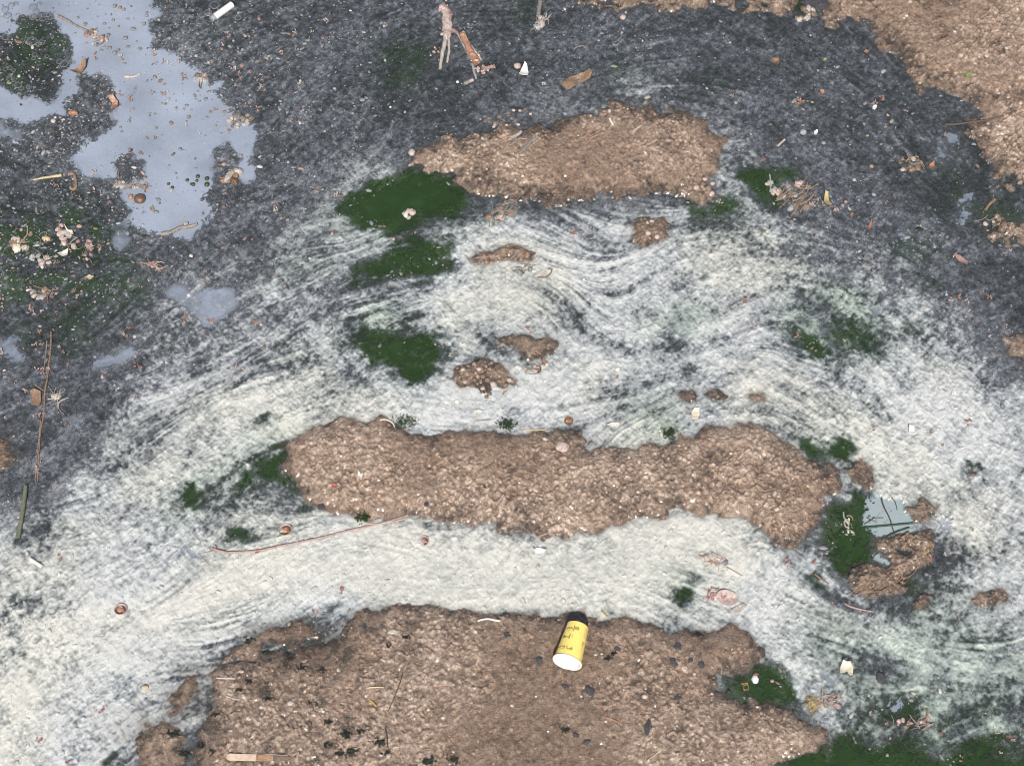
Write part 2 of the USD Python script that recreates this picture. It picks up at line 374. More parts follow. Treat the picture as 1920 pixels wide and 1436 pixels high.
# --- clear green water, pale milky film and the painted sky reflection of the pool
GREEN = [
 [(690,335),(720,322),(770,322),(800,330),(850,345),(870,365),(880,385),(830,395),(790,400),(770,418),(720,428),(660,420),(625,395),(645,352)],
 [(640,530),(650,505),(690,480),(740,468),(790,455),(850,450),(858,480),(850,500),(800,510),(740,513),(690,520)],
 [(668,655),(690,632),(740,625),(780,640),(800,630),(835,625),(835,650),(815,680),(815,708),(780,715),(750,690),(700,670)],
 [(1390,325),(1440,315),(1490,310),(1500,345),(1470,352),(1440,340),(1400,340)],
 [(1270,368),(1290,374),(1325,378),(1350,362),(1360,372),(1420,392),(1400,405),(1340,405),(1300,390)],
 [(1395,335),(1430,340),(1450,360),(1455,380),(1430,382),(1415,360)],
 [(1702,500),(1720,500),(1735,520),(1760,540),(1768,548),(1755,552),(1730,540),(1710,522)],
 [(1540,580),(1555,590),(1580,620),(1610,650),(1600,655),(1570,635),(1548,610)], [(1575,580),(1600,600),(1640,640),(1660,672),(1648,676),(1620,645),(1590,610)],
 [(1500,620),(1530,650),(1545,668),(1525,672),(1500,640)], [(1670,590),(1695,610),(1715,632),(1700,640),(1680,620)],
 [(1715,645),(1735,655),(1748,672),(1738,678),(1722,664)],
 [(1505,820),(1530,808),(1548,812),(1550,850),(1530,862),(1508,850)], [(1555,832),(1580,820),(1608,815),(1620,845),(1600,862),(1565,868),(1552,850)],
 [(1550,950),(1575,932),(1605,925),(1642,926),(1640,945),(1628,965),(1618,985),(1624,1010),(1630,1025),(1628,1045),(1602,1062),(1592,1080),(1560,1078),(1548,1040)],
 [(1515,1062),(1535,1070),(1553,1090),(1545,1100),(1522,1095)],
 [(1340,1290),(1400,1260),(1440,1240),(1480,1235),(1500,1270),(1497,1310),(1450,1322),(1400,1315),(1345,1300)],
 [(1490,1400),(1530,1392),(1580,1380),(1640,1410),(1720,1415),(1800,1425),(1930,1410),(2000,1400),(2000,1520),(1400,1520),(1440,1440)],
 [(1650,1330),(1670,1318),(1715,1325),(1735,1340),(1700,1356),(1660,1352)], [(1790,1400),(1830,1388),(1860,1376),(1850,1400),(1810,1418)],
 [(480,880),(500,862),(530,845),(558,838),(540,870),(530,890),(545,910),(565,935),(578,958),(555,948),(520,912),(495,905)],
 [(380,1010),(410,1000),(440,990),(468,995),(475,1010),(450,1026),(420,1020),(390,1024)],
 [(342,915),(360,908),(375,920),(368,938),(350,945)], [(466,782),(495,765),(515,762),(512,780),(490,790),(470,800)], [(430,930),(445,905),(470,890),(478,905),(455,925),(440,940)],
 [(742,788),(765,778),(780,790),(772,804),(748,804)], [(938,796),(955,790),(970,795),(965,804),(942,804)], [(1185,820),(1225,815),(1250,800),(1282,812),(1260,824),(1215,834)],
 [(665,962),(680,958),(694,968),(690,980),(672,980)], [(570,955),(590,962),(585,975),(572,970)],
 [(1075,1152),(1105,1152),(1104,1168),(1080,1166)], [(870,1140),(905,1142),(960,1150),(1010,1148),(1050,1144),(1050,1152),(960,1156),(880,1148)], [(1150,1152),(1200,1165),(1245,1172),(1240,1182),(1190,1172)],
 [(880,672),(905,668),(930,676),(920,688),(890,684)], [(1445,800),(1470,795),(1480,805),(1465,815)],
 [(1270,1130),(1290,1080),(1310,1085),(1300,1125)], [(30,1110),(35,1118),(20,1125),(12,1115)],
 [(0,1425),(10,1380),(30,1300)], [(195,1436),(205,1412),(235,1408),(230,1436)], [(1660,900),(1700,890),(1690,905)], [(1790,860),(1830,870),(1825,895),(1800,890)],
 [(1700,1090),(1725,1080),(1728,1098),(1705,1105)], [(1590,1120),(1620,1112),(1622,1130),(1600,1132)], [(1700,1030),(1714,1034),(1710,1044),(1698,1042)],
 [(1495,-60),(1560,-60),(1556,24),(1510,24)], [(765,292),(778,286),(780,304),(770,306)], [(1360,150),(1372,150),(1370,162)],
]
MURK = [  # thin scum over green water: half way between
 ([(0,60),(120,40),(140,100),(130,170),(80,190),(0,160)], .75), ([(120,60),(165,70),(150,130),(120,130)], .5),
 ([(0,400),(120,390),(190,430),(200,500),(140,540),(60,530),(0,500)], .95), ([(-60,380),(230,400),(270,560),(150,640),(-60,640)], .5), ([(-60,40),(150,40),(170,180),(-60,190)], .55), ([(20,600),(80,590),(60,620),(10,622)], .8), ([(0,590),(30,600),(20,640),(0,630)], .5),
 ([(230,520),(275,505),(280,540),(245,555)], .6), ([(300,640),(340,610),(345,640),(310,655)], .7), ([(720,80),(760,60),(810,90),(800,150),(740,170),(700,150)], .7), ([(955,10),(1010,5),(1010,55),(980,60)], .7),
 ([(620,400),(700,420),(770,425),(840,400),(900,395),(900,410),(760,440),(640,440)], .6), ([(640,430),(600,380),(560,420),(600,440)], .4), ([(640,580),(720,570),(740,620),(680,640),(640,620)], .7),
 ([(470,540),(540,500),(620,480),(600,540),(520,560)], .3), ([(1290,150),(1350,140),(1355,180),(1310,185)], .55), ([(1130,120),(1200,120),(1190,160),(1110,150)], .5), ([(1750,350),(1840,330),(1870,380),(1800,400),(1740,390)], .6),
 ([(1660,420),(1740,430),(1760,470),(1700,490),(1650,460)], .55), ([(1850,360),(1930,390),(1930,440),(1850,420)], .5), ([(1460,560),(1540,520),(1640,560),(1680,640),(1600,690),(1500,680),(1440,620)], .6),
 ([(1200,600),(1330,560),(1320,640),(1230,650)], .55), ([(450,830),(520,790),(560,800),(500,850),(420,930),(300,1010),(280,980),(360,900)], .5), ([(1480,1180),(1620,1180),(1700,1240),(1640,1300),(1540,1280)], .35),
 ([(1560,1170),(1700,1160),(1930,1180),(1990,1300),(1700,1330),(1560,1280)], .5), ([(1560,1290),(1700,1290),(1930,1330),(1990,1420),(1700,1420),(1560,1390)], .65), ([(1640,1120),(1780,1100),(1860,1150),(1700,1180)], .4), ([(1240,1060),(1330,1060),(1320,1130),(1260,1120)], .35),
 ([(0,0),(30,10),(30,40),(0,40)], .6), ([(380,60),(420,50),(440,90),(400,100)], .35), ([(480,1240),(560,1220),(600,1170),(570,1160),(480,1210)], .6), ([(1150,740),(1260,740),(1270,780),(1190,800)], .5),
]
FILM_REFL = [
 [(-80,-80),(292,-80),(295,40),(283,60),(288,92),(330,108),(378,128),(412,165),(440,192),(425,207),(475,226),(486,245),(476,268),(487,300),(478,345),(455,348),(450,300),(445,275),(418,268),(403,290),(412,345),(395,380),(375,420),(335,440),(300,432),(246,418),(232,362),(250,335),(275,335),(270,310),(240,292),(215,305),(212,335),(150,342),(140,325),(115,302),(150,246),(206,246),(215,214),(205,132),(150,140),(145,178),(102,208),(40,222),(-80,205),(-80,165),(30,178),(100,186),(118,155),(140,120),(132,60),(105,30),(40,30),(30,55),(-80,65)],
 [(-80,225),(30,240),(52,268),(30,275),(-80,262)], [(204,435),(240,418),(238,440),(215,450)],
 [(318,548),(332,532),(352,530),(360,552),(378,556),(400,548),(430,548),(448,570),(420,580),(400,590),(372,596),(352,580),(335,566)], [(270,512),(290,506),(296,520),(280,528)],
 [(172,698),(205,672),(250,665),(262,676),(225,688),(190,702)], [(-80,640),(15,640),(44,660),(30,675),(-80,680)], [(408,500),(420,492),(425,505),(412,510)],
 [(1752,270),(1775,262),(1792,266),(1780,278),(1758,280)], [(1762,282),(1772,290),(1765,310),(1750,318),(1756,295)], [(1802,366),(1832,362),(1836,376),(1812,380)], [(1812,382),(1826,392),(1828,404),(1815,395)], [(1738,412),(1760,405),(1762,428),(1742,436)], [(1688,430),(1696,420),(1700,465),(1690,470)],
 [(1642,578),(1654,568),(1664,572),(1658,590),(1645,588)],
 [(1640,942),(1648,930),(1690,928),(1708,946),(1704,956),(1722,970),(1716,982),(1704,990),(1664,1008),(1645,1012),(1626,1010),(1618,986),(1630,962)],  # outline of the pool, where the sky reflection is painted as film
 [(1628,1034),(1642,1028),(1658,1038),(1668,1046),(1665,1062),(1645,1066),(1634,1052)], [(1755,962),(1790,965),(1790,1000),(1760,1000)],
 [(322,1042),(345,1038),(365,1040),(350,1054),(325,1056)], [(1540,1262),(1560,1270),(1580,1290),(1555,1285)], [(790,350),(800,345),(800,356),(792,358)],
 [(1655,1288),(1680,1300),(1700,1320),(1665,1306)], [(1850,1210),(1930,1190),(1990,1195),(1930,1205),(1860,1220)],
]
def union(polys, big, fine):
    m = np.zeros((NY, NX), bool)
    for p in polys:
        m |= inside(p, big, fine)
    return m
G = union(GREEN, 4, 8).astype(np.float32)
G = 0.35 * ndi.gaussian_filter(G, 4.0) + 0.65 * ndi.gaussian_filter(G, 15.0)
murk = np.zeros((NY, NX), np.float32)
for p, k in MURK:
    murk = np.maximum(murk, k * inside(p, 10, 8))
murk = ndi.gaussian_filter(murk, 12)
FM = ndi.gaussian_filter(union(FILM_REFL, 5, 7).astype(np.float32), 3.2)

# --- the skin on the water
# froth: where there is some, streaks and curds decide
curdy = smooth(1430, 1560, PU) * smooth(440, 520, PV) * smooth(1080, 980, PV)        # here the froth is curdled, not drawn out
SW = SW * (1 - .6 * curdy)
amp = smooth(0.03, 0.3, F0)
curd = SW * (0.42 * ST1 + 0.42 * ST2) + 0.36 * (1 - .65 * curdy) * ST3 + (1.15 - 0.5 * SW) * (0.40 * N1 + 0.5 * N2) + 0.28 * NG + 0.2 * N3
curd = curd / curd.std()
f = F0 * 1.08 + amp * (0.195 - 0.135 * smooth(0.72, 0.92, F0) + 0.09 * smooth(640, 350, PU) * smooth(1090, 1190, PV)) * curd
f *= 1 - 0.96 * smooth(0.05, 0.62, G - np.clip(8 * G, 0, 1) * (0.09 * ST2 + 0.07 * ST3 + .05 * N1 + .03 * N2))
f *= 1 - 0.45 * murk * (N1 < 0.6)
froth = np.clip(f, 0, 1.05)
# open water shows where the skin is torn
fleck = smooth(1.2, 1.9, N2 + 0.5 * N1)
openness = G + 0.25 * murk * smooth(0.2, 1.4, N1 + 0.5 * ST2) - 0.4 * froth - 0.5 * fleck - (0.16 * np.clip(curd, -2, 2) + 0.10 * NG + 0.05 * N2) * (1 - smooth(0.8, 1, G))
OPEN = (openness > 0.66) & ~MUD
FILM_REFL_M = (FM - 0.25 * smooth(0.9, 1.6, N1 + 0.4 * N2) - (0.15 * N2 + 0.10 * N1 + .10 * NG) * (FM < .97) * np.clip(FM * 5, 0, 1) > 0.47) & ~MUD & ~OPEN
FOAM = (froth > 0.40) & ~MUD & ~OPEN & ~FILM_REFL_M
SCUM = ~MUD & ~OPEN & ~FILM_REFL_M & ~FOAM

def ramp(x, stops):
    xs = [s[0] for s in stops]
    return np.stack([np.interp(x, xs, [s[1][k] for s in stops]) for k in range(3)], -1).astype(np.float32)

# colours of the stuff itself, plus the painted pool reflection
grain = SW * (0.35 * ST1 + 0.35 * ST2) + (0.26 + .3 * smooth(500, 640, PV)) * ST3 + 0.72 * N2 + 0.46 * N1 + 0.5 * NG
grain /= grain.std()
pale = np.clip(0.45 + 0.19 * grain + 0.06 * N3 + 0.9 * np.clip(F0, 0, .35) - 0.35 * murk - .3 * G - .13 * smooth(.2, 1.4, N1 + .5 * N3) * smooth(700, 560, PV), 0, 1.4)
scum_c = ramp(pale, [(0.0, (.026, .030, .031)), (.35, (.050, .056, .062)), (.6, (.092, .100, .114)), (.85, (.165, .176, .195)), (1.3, (.30, .31, .33))])
green_c = np.array([.023, .043, .0165], np.float32) * (1 + .22 * np.clip(N1 + .5 * ST2, -1.5, 2.5))[..., None]
gmix = np.clip(0.95 * smooth(0.02, 0.62, G - np.clip(8 * G, 0, 1) * (.06 * ST2 + .05 * ST3 + .04 * N1)) + 0.95 * murk * smooth(-1.2, 0.7, N1 - 0.8 * grain), 0, 0.96)[..., None]
scum_c = scum_c * (1 - gmix) + green_c * gmix
cool = 0.5 + 0.5 * np.tanh(1.2 * N3 + 0.6 * wave(140, 61) + 3.2 * smooth(1700, 1900, PU) * smooth(700, 850, PV) - 7 * (F0 - .64))
cool = np.clip(cool, 0, 1)[..., None]
warm_f = ramp(froth, [(0, (.070, .080, .074)), (.2, (.125, .137, .131)), (.38, (.19, .203, .195)), (.55, (.29, .303, .285)), (.75, (.395, .40, .37)), (1.05, (.52, .51, .462))])
cool_f = ramp(froth, [(0, (.070, .079, .083)), (.2, (.127, .139, .146)), (.38, (.195, .210, .220)), (.55, (.29, .306, .312)), (.75, (.375, .392, .39)), (1.05, (.485, .492, .480))])
foam_c = warm_f * (1 - cool) + cool_f * cool
foam_c *= (1 + 0.05 * np.clip(N2, -2, 2))[..., None]
foam_c *= 1 - np.clip(1.1 * murk + .5 * ndi.gaussian_filter(G, 14), 0, 1)[..., None] * np.array([.24, .11, .27], np.float32)
blend = smooth(0.08, 0.46, froth)[..., None]
skin_c = scum_c * (1 - blend) + foam_c * blend
# thin mud under the skin along the banks, and a thin black-green line at the waterline
shoal = np.exp(-np.maximum(sd_out - 0.002, 0) / (0.006 + 0.035 * smooth(720, 600, PU) * smooth(1130, 1200, PV) + 0.016 * smooth(-.5, 1.5, N3) * (froth < .35))) * smooth(-1.6, .6, N1 + .5 * N2)
skin_c = skin_c * (1 - .62 * shoal[..., None]) + np.array([.060, .050, .040], np.float32) * .62 * shoal[..., None]
waterline_band = .8 * np.exp(-sd_out / 0.004) * smooth(-.1, 1.4, wave(26, 66) + .5 * N2)
skin_c = skin_c * (1 - .9 * waterline_band[..., None]) + np.array([.014, .021, .011], np.float32) * .9 * waterline_band[..., None]
film_refl_c = np.array([.250, .285, .345], np.float32) * (1 + 0.05 * N3 + 0.03 * N1 + 0.012 * ST2 + 0.035 * wave(30, 88) + 0.012 * NG)[..., None]
pool_refl_ = (smooth(1560, 1600, PU) * smooth(1780, 1740, PU) * smooth(900, 915, PV) * smooth(1090, 1070, PV))[..., None]
film_refl_c = film_refl_c * (1 - pool_refl_) + np.array([.27, .325, .335], np.float32) * pool_refl_  # pool part: reflected sky painted into the surface colour
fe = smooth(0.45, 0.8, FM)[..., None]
film_refl_c = film_refl_c * (0.80 + 0.20 * fe)
solid_ = ndi.gaussian_filter((inside(FILM_REFL[0], 5, 7) | (pool_refl_[..., 0] > .5)).astype(np.float32), 3)
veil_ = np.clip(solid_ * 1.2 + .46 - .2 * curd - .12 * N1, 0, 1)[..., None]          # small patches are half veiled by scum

# --- mud: crumbs and clods as real relief
pts = np.stack([GX[MUD], GY[MUD]], 1)
def clods(spacing, seed, aniso=(1.0, 1.0)):
    """height 0..1 of clods packed about `spacing` metres apart"""
    r = np.random.default_rng(seed)
    n = int((X1 - X0) * (Y1 - Y0) / spacing ** 2)
    c = np.stack([r.uniform(X0, X1, n), r.uniform(Y0, Y1, n)], 1)
    rad = spacing * r.uniform(0.35, 0.95, n)
    hgt = r.uniform(0.25, 1.0, n)
    d, i = cKDTree(c).query(pts, k=5)
    h = np.max(hgt[i] * np.clip(1 - (d / rad[i]) ** 2, 0, 1) ** 0.55, axis=1)
    own = i[:, 0]
    return h.astype(np.float32), r.random(n)[own].astype(np.float32)
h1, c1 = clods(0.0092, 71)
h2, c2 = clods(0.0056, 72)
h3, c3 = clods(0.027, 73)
lump = np.zeros((NY, NX), np.float32)
bid = bank[MUD]
rough_k = np.array([b[7] for b in BANKS], np.float32)[bid]
wetness = smooth(-0.3, 1.1, N3[MUD] + 0.5 * N1[MUD] + 1.1 * (1 - smooth(.0, .05, sd_in[MUD])) + .5 * (bid == 2) * smooth(900, 500, PU[MUD]))                         # slick, smoother stretches
edge = smooth(0.0, 0.05, sd_in[MUD])
slick = np.clip(0.85 * wetness * np.where(rough_k < 1.0, 1.0, 0.75), 0, 1)
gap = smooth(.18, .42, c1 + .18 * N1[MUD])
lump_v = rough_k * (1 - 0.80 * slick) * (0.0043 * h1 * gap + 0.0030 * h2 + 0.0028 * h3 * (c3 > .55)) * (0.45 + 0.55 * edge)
top = np.array([b[6] for b in BANKS], np.float32)[bid]
rise = top * (1 - np.exp(-sd_in[MUD] / (0.8 * top + 0.006)))
Z = np.zeros((NY, NX), np.float32)
zm = 0.003 + 0.55 * rise + lump_v + 0.0014 * N1[MUD] * edge + 0.0010 * rough_k * N2[MUD] * np.clip(edge + .2, 0, 1) * (1 - .5 * slick)
Z[MUD] = zm
tone = 0.27 + (0.42 * h1 * (0.45 + 0.7 * c1) * gap + 0.26 * h2 * (.4 + .7 * c2)) * (1 - .62 * slick) + 0.08 * N1[MUD] + 0.09 * N2[MUD] + 0.07 * NG[MUD] - 0.08 * slick  # lit clod tops and shaded pits painted into the colour by clod height
dw = np.array([{1: .040, 3: .060}.get(i_, .022) for i_ in range(len(BANKS))], np.float32)[bid]
damp = 1 - smooth(0.002, dw, sd_in[MUD] + 0.2 * dw * N1[MUD] + 0.1 * dw * N2[MUD])
tone -= 0.26 * damp
tone += .03
tone -= 0.34 * (bid == 2) * smooth(690, 430, PU[MUD]) * smooth(-.9, 1.0, N1[MUD] + .5 * N3[MUD])
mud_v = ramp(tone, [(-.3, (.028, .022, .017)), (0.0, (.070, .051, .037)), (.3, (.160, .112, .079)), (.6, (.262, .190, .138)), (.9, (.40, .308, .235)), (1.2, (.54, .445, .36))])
hue = np.clip(0.5 + 0.3 * N3[MUD], 0, 1)[:, None]
mud_v *= hue * np.array([1.04, 0.99, 0.95], np.float32) + (1 - hue) * np.array([0.98, 1.0, 1.03], np.float32)
clump = np.array([0.82 if not b[1] else 1.0 for b in BANKS], np.float32)[bid]
mud_v *= 1.44 * clump[:, None] * np.where(bid == 2, .93, 1.0)[:, None]
# black grime tufts low on the bottom bank and along the banks' margins
gr = smooth(0.9, 1.7, N1[MUD] + 0.6 * N3[MUD] + 0.5 * N2[MUD]) * np.where((bid == 2) & (PU[MUD] < 760), 1.0, 0.35)
mud_v = mud_v * (1 - 0.75 * gr[:, None]) + np.array([.018, .019, .014], np.float32) * 0.75 * gr[:, None]
film_refl_c = film_refl_c * veil_ + skin_c * (1 - veil_)
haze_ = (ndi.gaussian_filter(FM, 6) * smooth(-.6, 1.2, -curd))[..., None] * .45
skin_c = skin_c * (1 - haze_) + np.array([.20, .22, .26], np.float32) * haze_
tint = np.where(FOAM[..., None] | SCUM[..., None], skin_c, film_refl_c).astype(np.float32)
tint[OPEN] = skin_c[OPEN]
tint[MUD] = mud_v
# skin heights: froth stands up, scum lies nearly flat, everything near a bank meets it
zs = 0.0022 + 0.0024 * smooth(0.3, 1.0, froth) + 0.00045 * np.clip(N2, -1.5, 2.5) * (0.7 + 0.3 * froth) + 0.0006 * np.clip(N1, -2, 2) + 0.0003 * ST1 * SW
zs = np.maximum(zs, 0.0010)
zs = np.where(FILM_REFL_M, 0.0014, zs)
Z[~MUD] = zs[~MUD]
# the cup has settled flat on the mud
bed_ = ndi.gaussian_filter(inside([(1050, 1165), (1112, 1170), (1100, 1245), (1075, 1262), (1035, 1245)], 0, 0).astype(np.float32), 3)
Z = np.where(MUD & (bed_ > .01), Z * (1 - bed_) + np.minimum(Z, .0135 + .25 * (Z - .0135)) * bed_, Z)
Z = Z.astype(np.float32)

VID = np.arange(NY * NX).reshape(NY, NX)
q = np.stack([VID[:-1, :-1], VID[:-1, 1:], VID[1:, 1:], VID[1:, :-1]], -1)
def majority(mask):
    m = mask.astype(np.int8)
    return m[:-1, :-1] + m[:-1, 1:] + m[1:, 1:] + m[1:, :-1]
CLS = np.zeros((NY, NX), np.int16)         # 0 open, 1 scum, 2 froth, 3 film and painted reflection, 10+ banks
CLS[SCUM], CLS[FOAM], CLS[FILM_REFL_M] = 1, 2, 3
CLS[MUD] = 10 + bank[MUD]
cell = np.max(np.stack([CLS[:-1, :-1], CLS[1:, 1:]]), 0)
nopen = majority(CLS == 0)
cell[(nopen >= 3)] = 0
NEAR = (PU > -190) & (PU < 2110) & (PV > -190) & (PV < 1620)          # past this a coarser sheet carries on
cell[~NEAR[:-1, :-1]] = -1
ALLV = np.stack([GX.ravel(), GY.ravel(), Z.ravel()], 1)
ALLT = tint.reshape(-1, 3)
# one normal field for all of them, so that no seam shows where one stuff meets the next
gz_y, gz_x = np.gradient(Z, DX)
ALLN = np.stack([-gz_x.ravel(), -gz_y.ravel(), np.ones(NX * NY, np.float32)], 1)
ALLN /= np.linalg.norm(ALLN, axis=1, keepdims=True)

def piece(name, sel, mat, **kw):
    qq = q[sel]
    if len(qq) == 0:
        return
    used, inv = np.unique(qq.ravel(), return_inverse=True)
    inv = inv.reshape(-1, 4)
    faces = np.vstack([inv[:, [0, 1, 2]], inv[:, [0, 2, 3]]])
    m = UsdGeom.Mesh.Define(stage, '/World/' + numbered(name))
    m.CreatePointsAttr(Vt.Vec3fArray.FromNumpy(np.ascontiguousarray(ALLV[used], np.float32)))
    m.CreateFaceVertexCountsAttr(Vt.IntArray.FromNumpy(np.full(len(faces), 3, np.int32)))
    m.CreateFaceVertexIndicesAttr(Vt.IntArray.FromNumpy(faces.astype(np.int32).ravel()))
    m.CreateSubdivisionSchemeAttr('none')
    m.CreateNormalsAttr(Vt.Vec3fArray.FromNumpy(np.ascontiguousarray(ALLN[used], np.float32)))
    m.SetNormalsInterpolation('vertex')
    tinted(m, ALLT[used])
    UsdShade.MaterialBindingAPI.Apply(m.GetPrim()).Bind(mat)
    tag(m.GetPrim(), **kw)

piece('scum', cell == 1, L_scum, label='dull blue-grey scum of rotting algae skinned over the stream', cat='scum', kind='stuff')
piece('foam', cell == 2, L_foam, label='cream and grey froth drifting in curling streaks between the mud bars', cat='foam', kind='stuff')
piece('milky_film', cell == 3, L_film_refl, label='smooth pale blue-grey film widest at the upper left, plus painted sky reflection on the pool', cat='film', kind='stuff')
for i, b in enumerate(BANKS):
    piece(b[0], cell == 10 + i, L_mud, label=b[2], cat=b[3], kind=b[1])

def zat(x, y):
    return float(ndi.map_coordinates(Z, [[(y - Y0) / DX], [(x - X0) / DX]], order=1, mode='nearest')[0])
# ------------------------------------------------------------------ water, bed, and the same stream carried on outside the frame
wv = np.array([[-30, -25, 0], [30, -25, 0], [30, 35, 0], [-30, 35, 0]], float)
sheet('water', wv, np.array([[0, 1, 2, 3]]), None, L_water, smooth=False, label='dark green stagnant water showing where the scum is torn open', cat='water', kind='structure')
ax = np.unique(np.concatenate([np.linspace(-60, 60, 61), np.linspace(-16, 16, 65)]))
BX, BY = np.meshgrid(ax, ax + 3)
BR = np.hypot(BX, (BY - 2) * 1.0)
BZ = -0.18 + 1.5 * smooth(11, 24, BR) + 0.25 * (meshkit.noise(np.stack([BX * .3, BY * .3, 0 * BX], -1)) - .5) * smooth(8, 16, BR)
nb = len(ax)
bi = np.arange(nb * nb).reshape(nb, nb)
bf = np.stack([bi[:-1, :-1], bi[:-1, 1:], bi[1:, 1:], bi[1:, :-1]], -1).reshape(-1, 4)
sheet('ground', np.stack([BX.ravel(), BY.ravel(), BZ.ravel()], 1), bf, None, L_bed, smooth=True, label='brown mud bed of the stream rising to its far banks', cat='ground', kind='structure')
# past the fine sheets the same skin and mud go on, folded over at the margin so that nothing breaks off there
soft_t = [ndi.gaussian_filter(np.where(OPEN, green_c[..., k_], tint[..., k_]), 1.6) for k_ in range(3)]
soft_z = ndi.gaussian_filter(Z, 1.6)
near_f = NEAR.astype(np.float32)
for nm_, OD, bx in (('outer_scum', 0.010, (-2.5, 2.5, 0.1, 4.5)), ('far_scum', 0.05, (-8.0, 8.0, -4.0, 11.0))):
    ox, oy = np.arange(bx[0], bx[1] + OD / 2, OD), np.arange(bx[2], bx[3] + OD / 2, OD)
    OX, OY = np.meshgrid(ox, oy)
    co = [(OY - Y0) / DX, (OX - X0) / DX]
    ot = np.stack([ndi.map_coordinates(t_k, co, order=1, mode='reflect') for t_k in soft_t], -1)
    oz = np.maximum(ndi.map_coordinates(soft_z, co, order=1, mode='reflect'), .0012)
    inner = ndi.map_coordinates(near_f, co, order=0, mode='constant') > .5 if nm_ == 'outer_scum' else (OX > -2.49) & (OX < 2.49) & (OY > .11) & (OY < 4.49)
    oz = np.where(inner, .0006, oz)
    hid = ndi.binary_erosion(inner, iterations=1)
    oi = np.arange(OX.size).reshape(OX.shape)
    of = np.stack([oi[:-1, :-1], oi[:-1, 1:], oi[1:, 1:], oi[1:, :-1]], -1)
    keep = ~(hid[:-1, :-1] & hid[1:, 1:] & hid[:-1, 1:] & hid[1:, :-1])
    qf = of[keep]
    us, inv_ = np.unique(qf.ravel(), return_inverse=True)
    sheet(nm_, np.stack([OX.ravel(), OY.ravel(), oz.ravel()], 1)[us], inv_.reshape(-1, 4), ot.reshape(-1, 3)[us], L_scum, smooth=True,
          label='scum, froth and mud carrying on ' + ('around the photographed stretch' if nm_ == 'outer_scum' else 'far out to both sides of the stream'), cat='scum', kind='stuff')

# ------------------------------------------------------------------ grains nobody could count, as real lumps
ICO = trimesh.creation.icosahedron()
def scatter(name, x, y, z, r, tint_, flat, mat, seed, stretch=0.5, **kw):
    g = np.random.default_rng(seed)
    n = len(x)
    v = np.repeat(ICO.vertices[None], n, 0) * g.uniform(0.72, 1.2, (n, 12, 1))
    v[..., 0] *= 1 + stretch * g.random((n, 1)) * 2
    v[..., 2] *= flat
    a = g.uniform(0, 2 * np.pi, (n, 1))
    xx, yy = v[..., 0] * np.cos(a) - v[..., 1] * np.sin(a), v[..., 0] * np.sin(a) + v[..., 1] * np.cos(a)
    P = np.stack([x[:, None] + xx * r[:, None], y[:, None] + yy * r[:, None], z[:, None] + v[..., 2] * r[:, None]], -1)
    Fc = (ICO.faces[None] + 12 * np.arange(n)[:, None, None]).reshape(-1, 3)
    return sheet(name, P.reshape(-1, 3), Fc, np.repeat(tint_, 12, 0), mat, smooth=True, **kw)

def pick(weight, n, seed):
    g = np.random.default_rng(seed)
    w = np.cumsum(weight.ravel().astype(np.float64)); w /= w[-1]
    k = np.searchsorted(w, g.random(n))
    return k, GX.ravel()[k] + g.uniform(-.5, .5, n) * DX, GY.ravel()[k] + g.uniform(-.5, .5, n) * DX, g
VIEW = (PU > -60) & (PU < 1980) & (PV > -60) & (PV < 1500)
slick_g = np.zeros((NY, NX), np.float32); slick_g[MUD] = slick
k, x, y, g = pick(MUD * VIEW * (sd_in > 0.006) * (1.05 - .8 * slick_g), 13000, 101)
r = np.clip(g.lognormal(math.log(0.0016), 0.5, len(k)), 0.0008, 0.0055)
col = np.clip(ALLT[k] * 0.65 + np.array([.17, .122, .09]) * g.uniform(0.2, 1.4, (len(k), 1)), 0, .7)
pale_ = g.random(len(k)) < 0.05
col[pale_] = np.array([.55, .47, .38]) * g.uniform(.7, 1.1, (pale_.sum(), 1))
scatter('mud_crumbs', x, y, Z.ravel()[k] + 0.25 * r, r, col, 0.6, L_mud, 102, 0.22, label='loose crumbs of mud and grit strewn over the brown mud bars', cat='crumbs', kind='stuff')
wS = (SCUM * 1.0 + OPEN * 0.35 + FILM_REFL_M * 0.10) * VIEW * (0.10 + 1.1 * smooth(0.6, 1.8, N1 + .7 * N3) + 0.9 * smooth(900, 100, PU) * smooth(700, 200, PV))
k, x, y, g = pick(wS, 6500, 103)
r = np.clip(g.lognormal(math.log(0.0017), 0.5, len(k)), 0.0008, 0.006)
pal = np.array([[.20, .205, .225], [.30, .30, .31], [.12, .125, .13], [.20, .15, .12], [.36, .24, .21], [.45, .42, .38], [.03, .032, .03], [.30, .28, .20]])
pr = np.array([.30, .16, .2, .12, .07, .05, .05, .05]); pr = pr / pr.sum()
col = pal[g.choice(len(pal), len(k), p=pr)] * g.uniform(.7, 1.2, (len(k), 1))
scatter('scum_flecks', x, y, np.maximum(Z.ravel()[k], 0.0005) + 0.2 * r, r, col, 0.55, L_crumb, 104, label='tiny grey, brown and pinkish flecks afloat on the dull scum', cat='flecks', kind='stuff')
wF = (FOAM * 1.0) * VIEW * (0.3 + np.clip(froth, 0, 1)) + 0.12 * OPEN * VIEW * smooth(0.2, 0.5, F0)
k, x, y, g = pick(wF, 6500, 105)
r = np.clip(g.lognormal(math.log(0.0016), 0.45, len(k)), 0.0008, 0.0045)
col = np.clip(np.maximum(ALLT[k], .20) * g.uniform(.85, 1.2, (len(k), 1)), 0, .6)
scatter('froth_curds', x, y, np.maximum(Z.ravel()[k], 0.0005) + 0.15 * r, r, col, 0.3, L_foam, 106, label='small pale curds of froth riding on the foam streaks', cat='curds', kind='stuff')
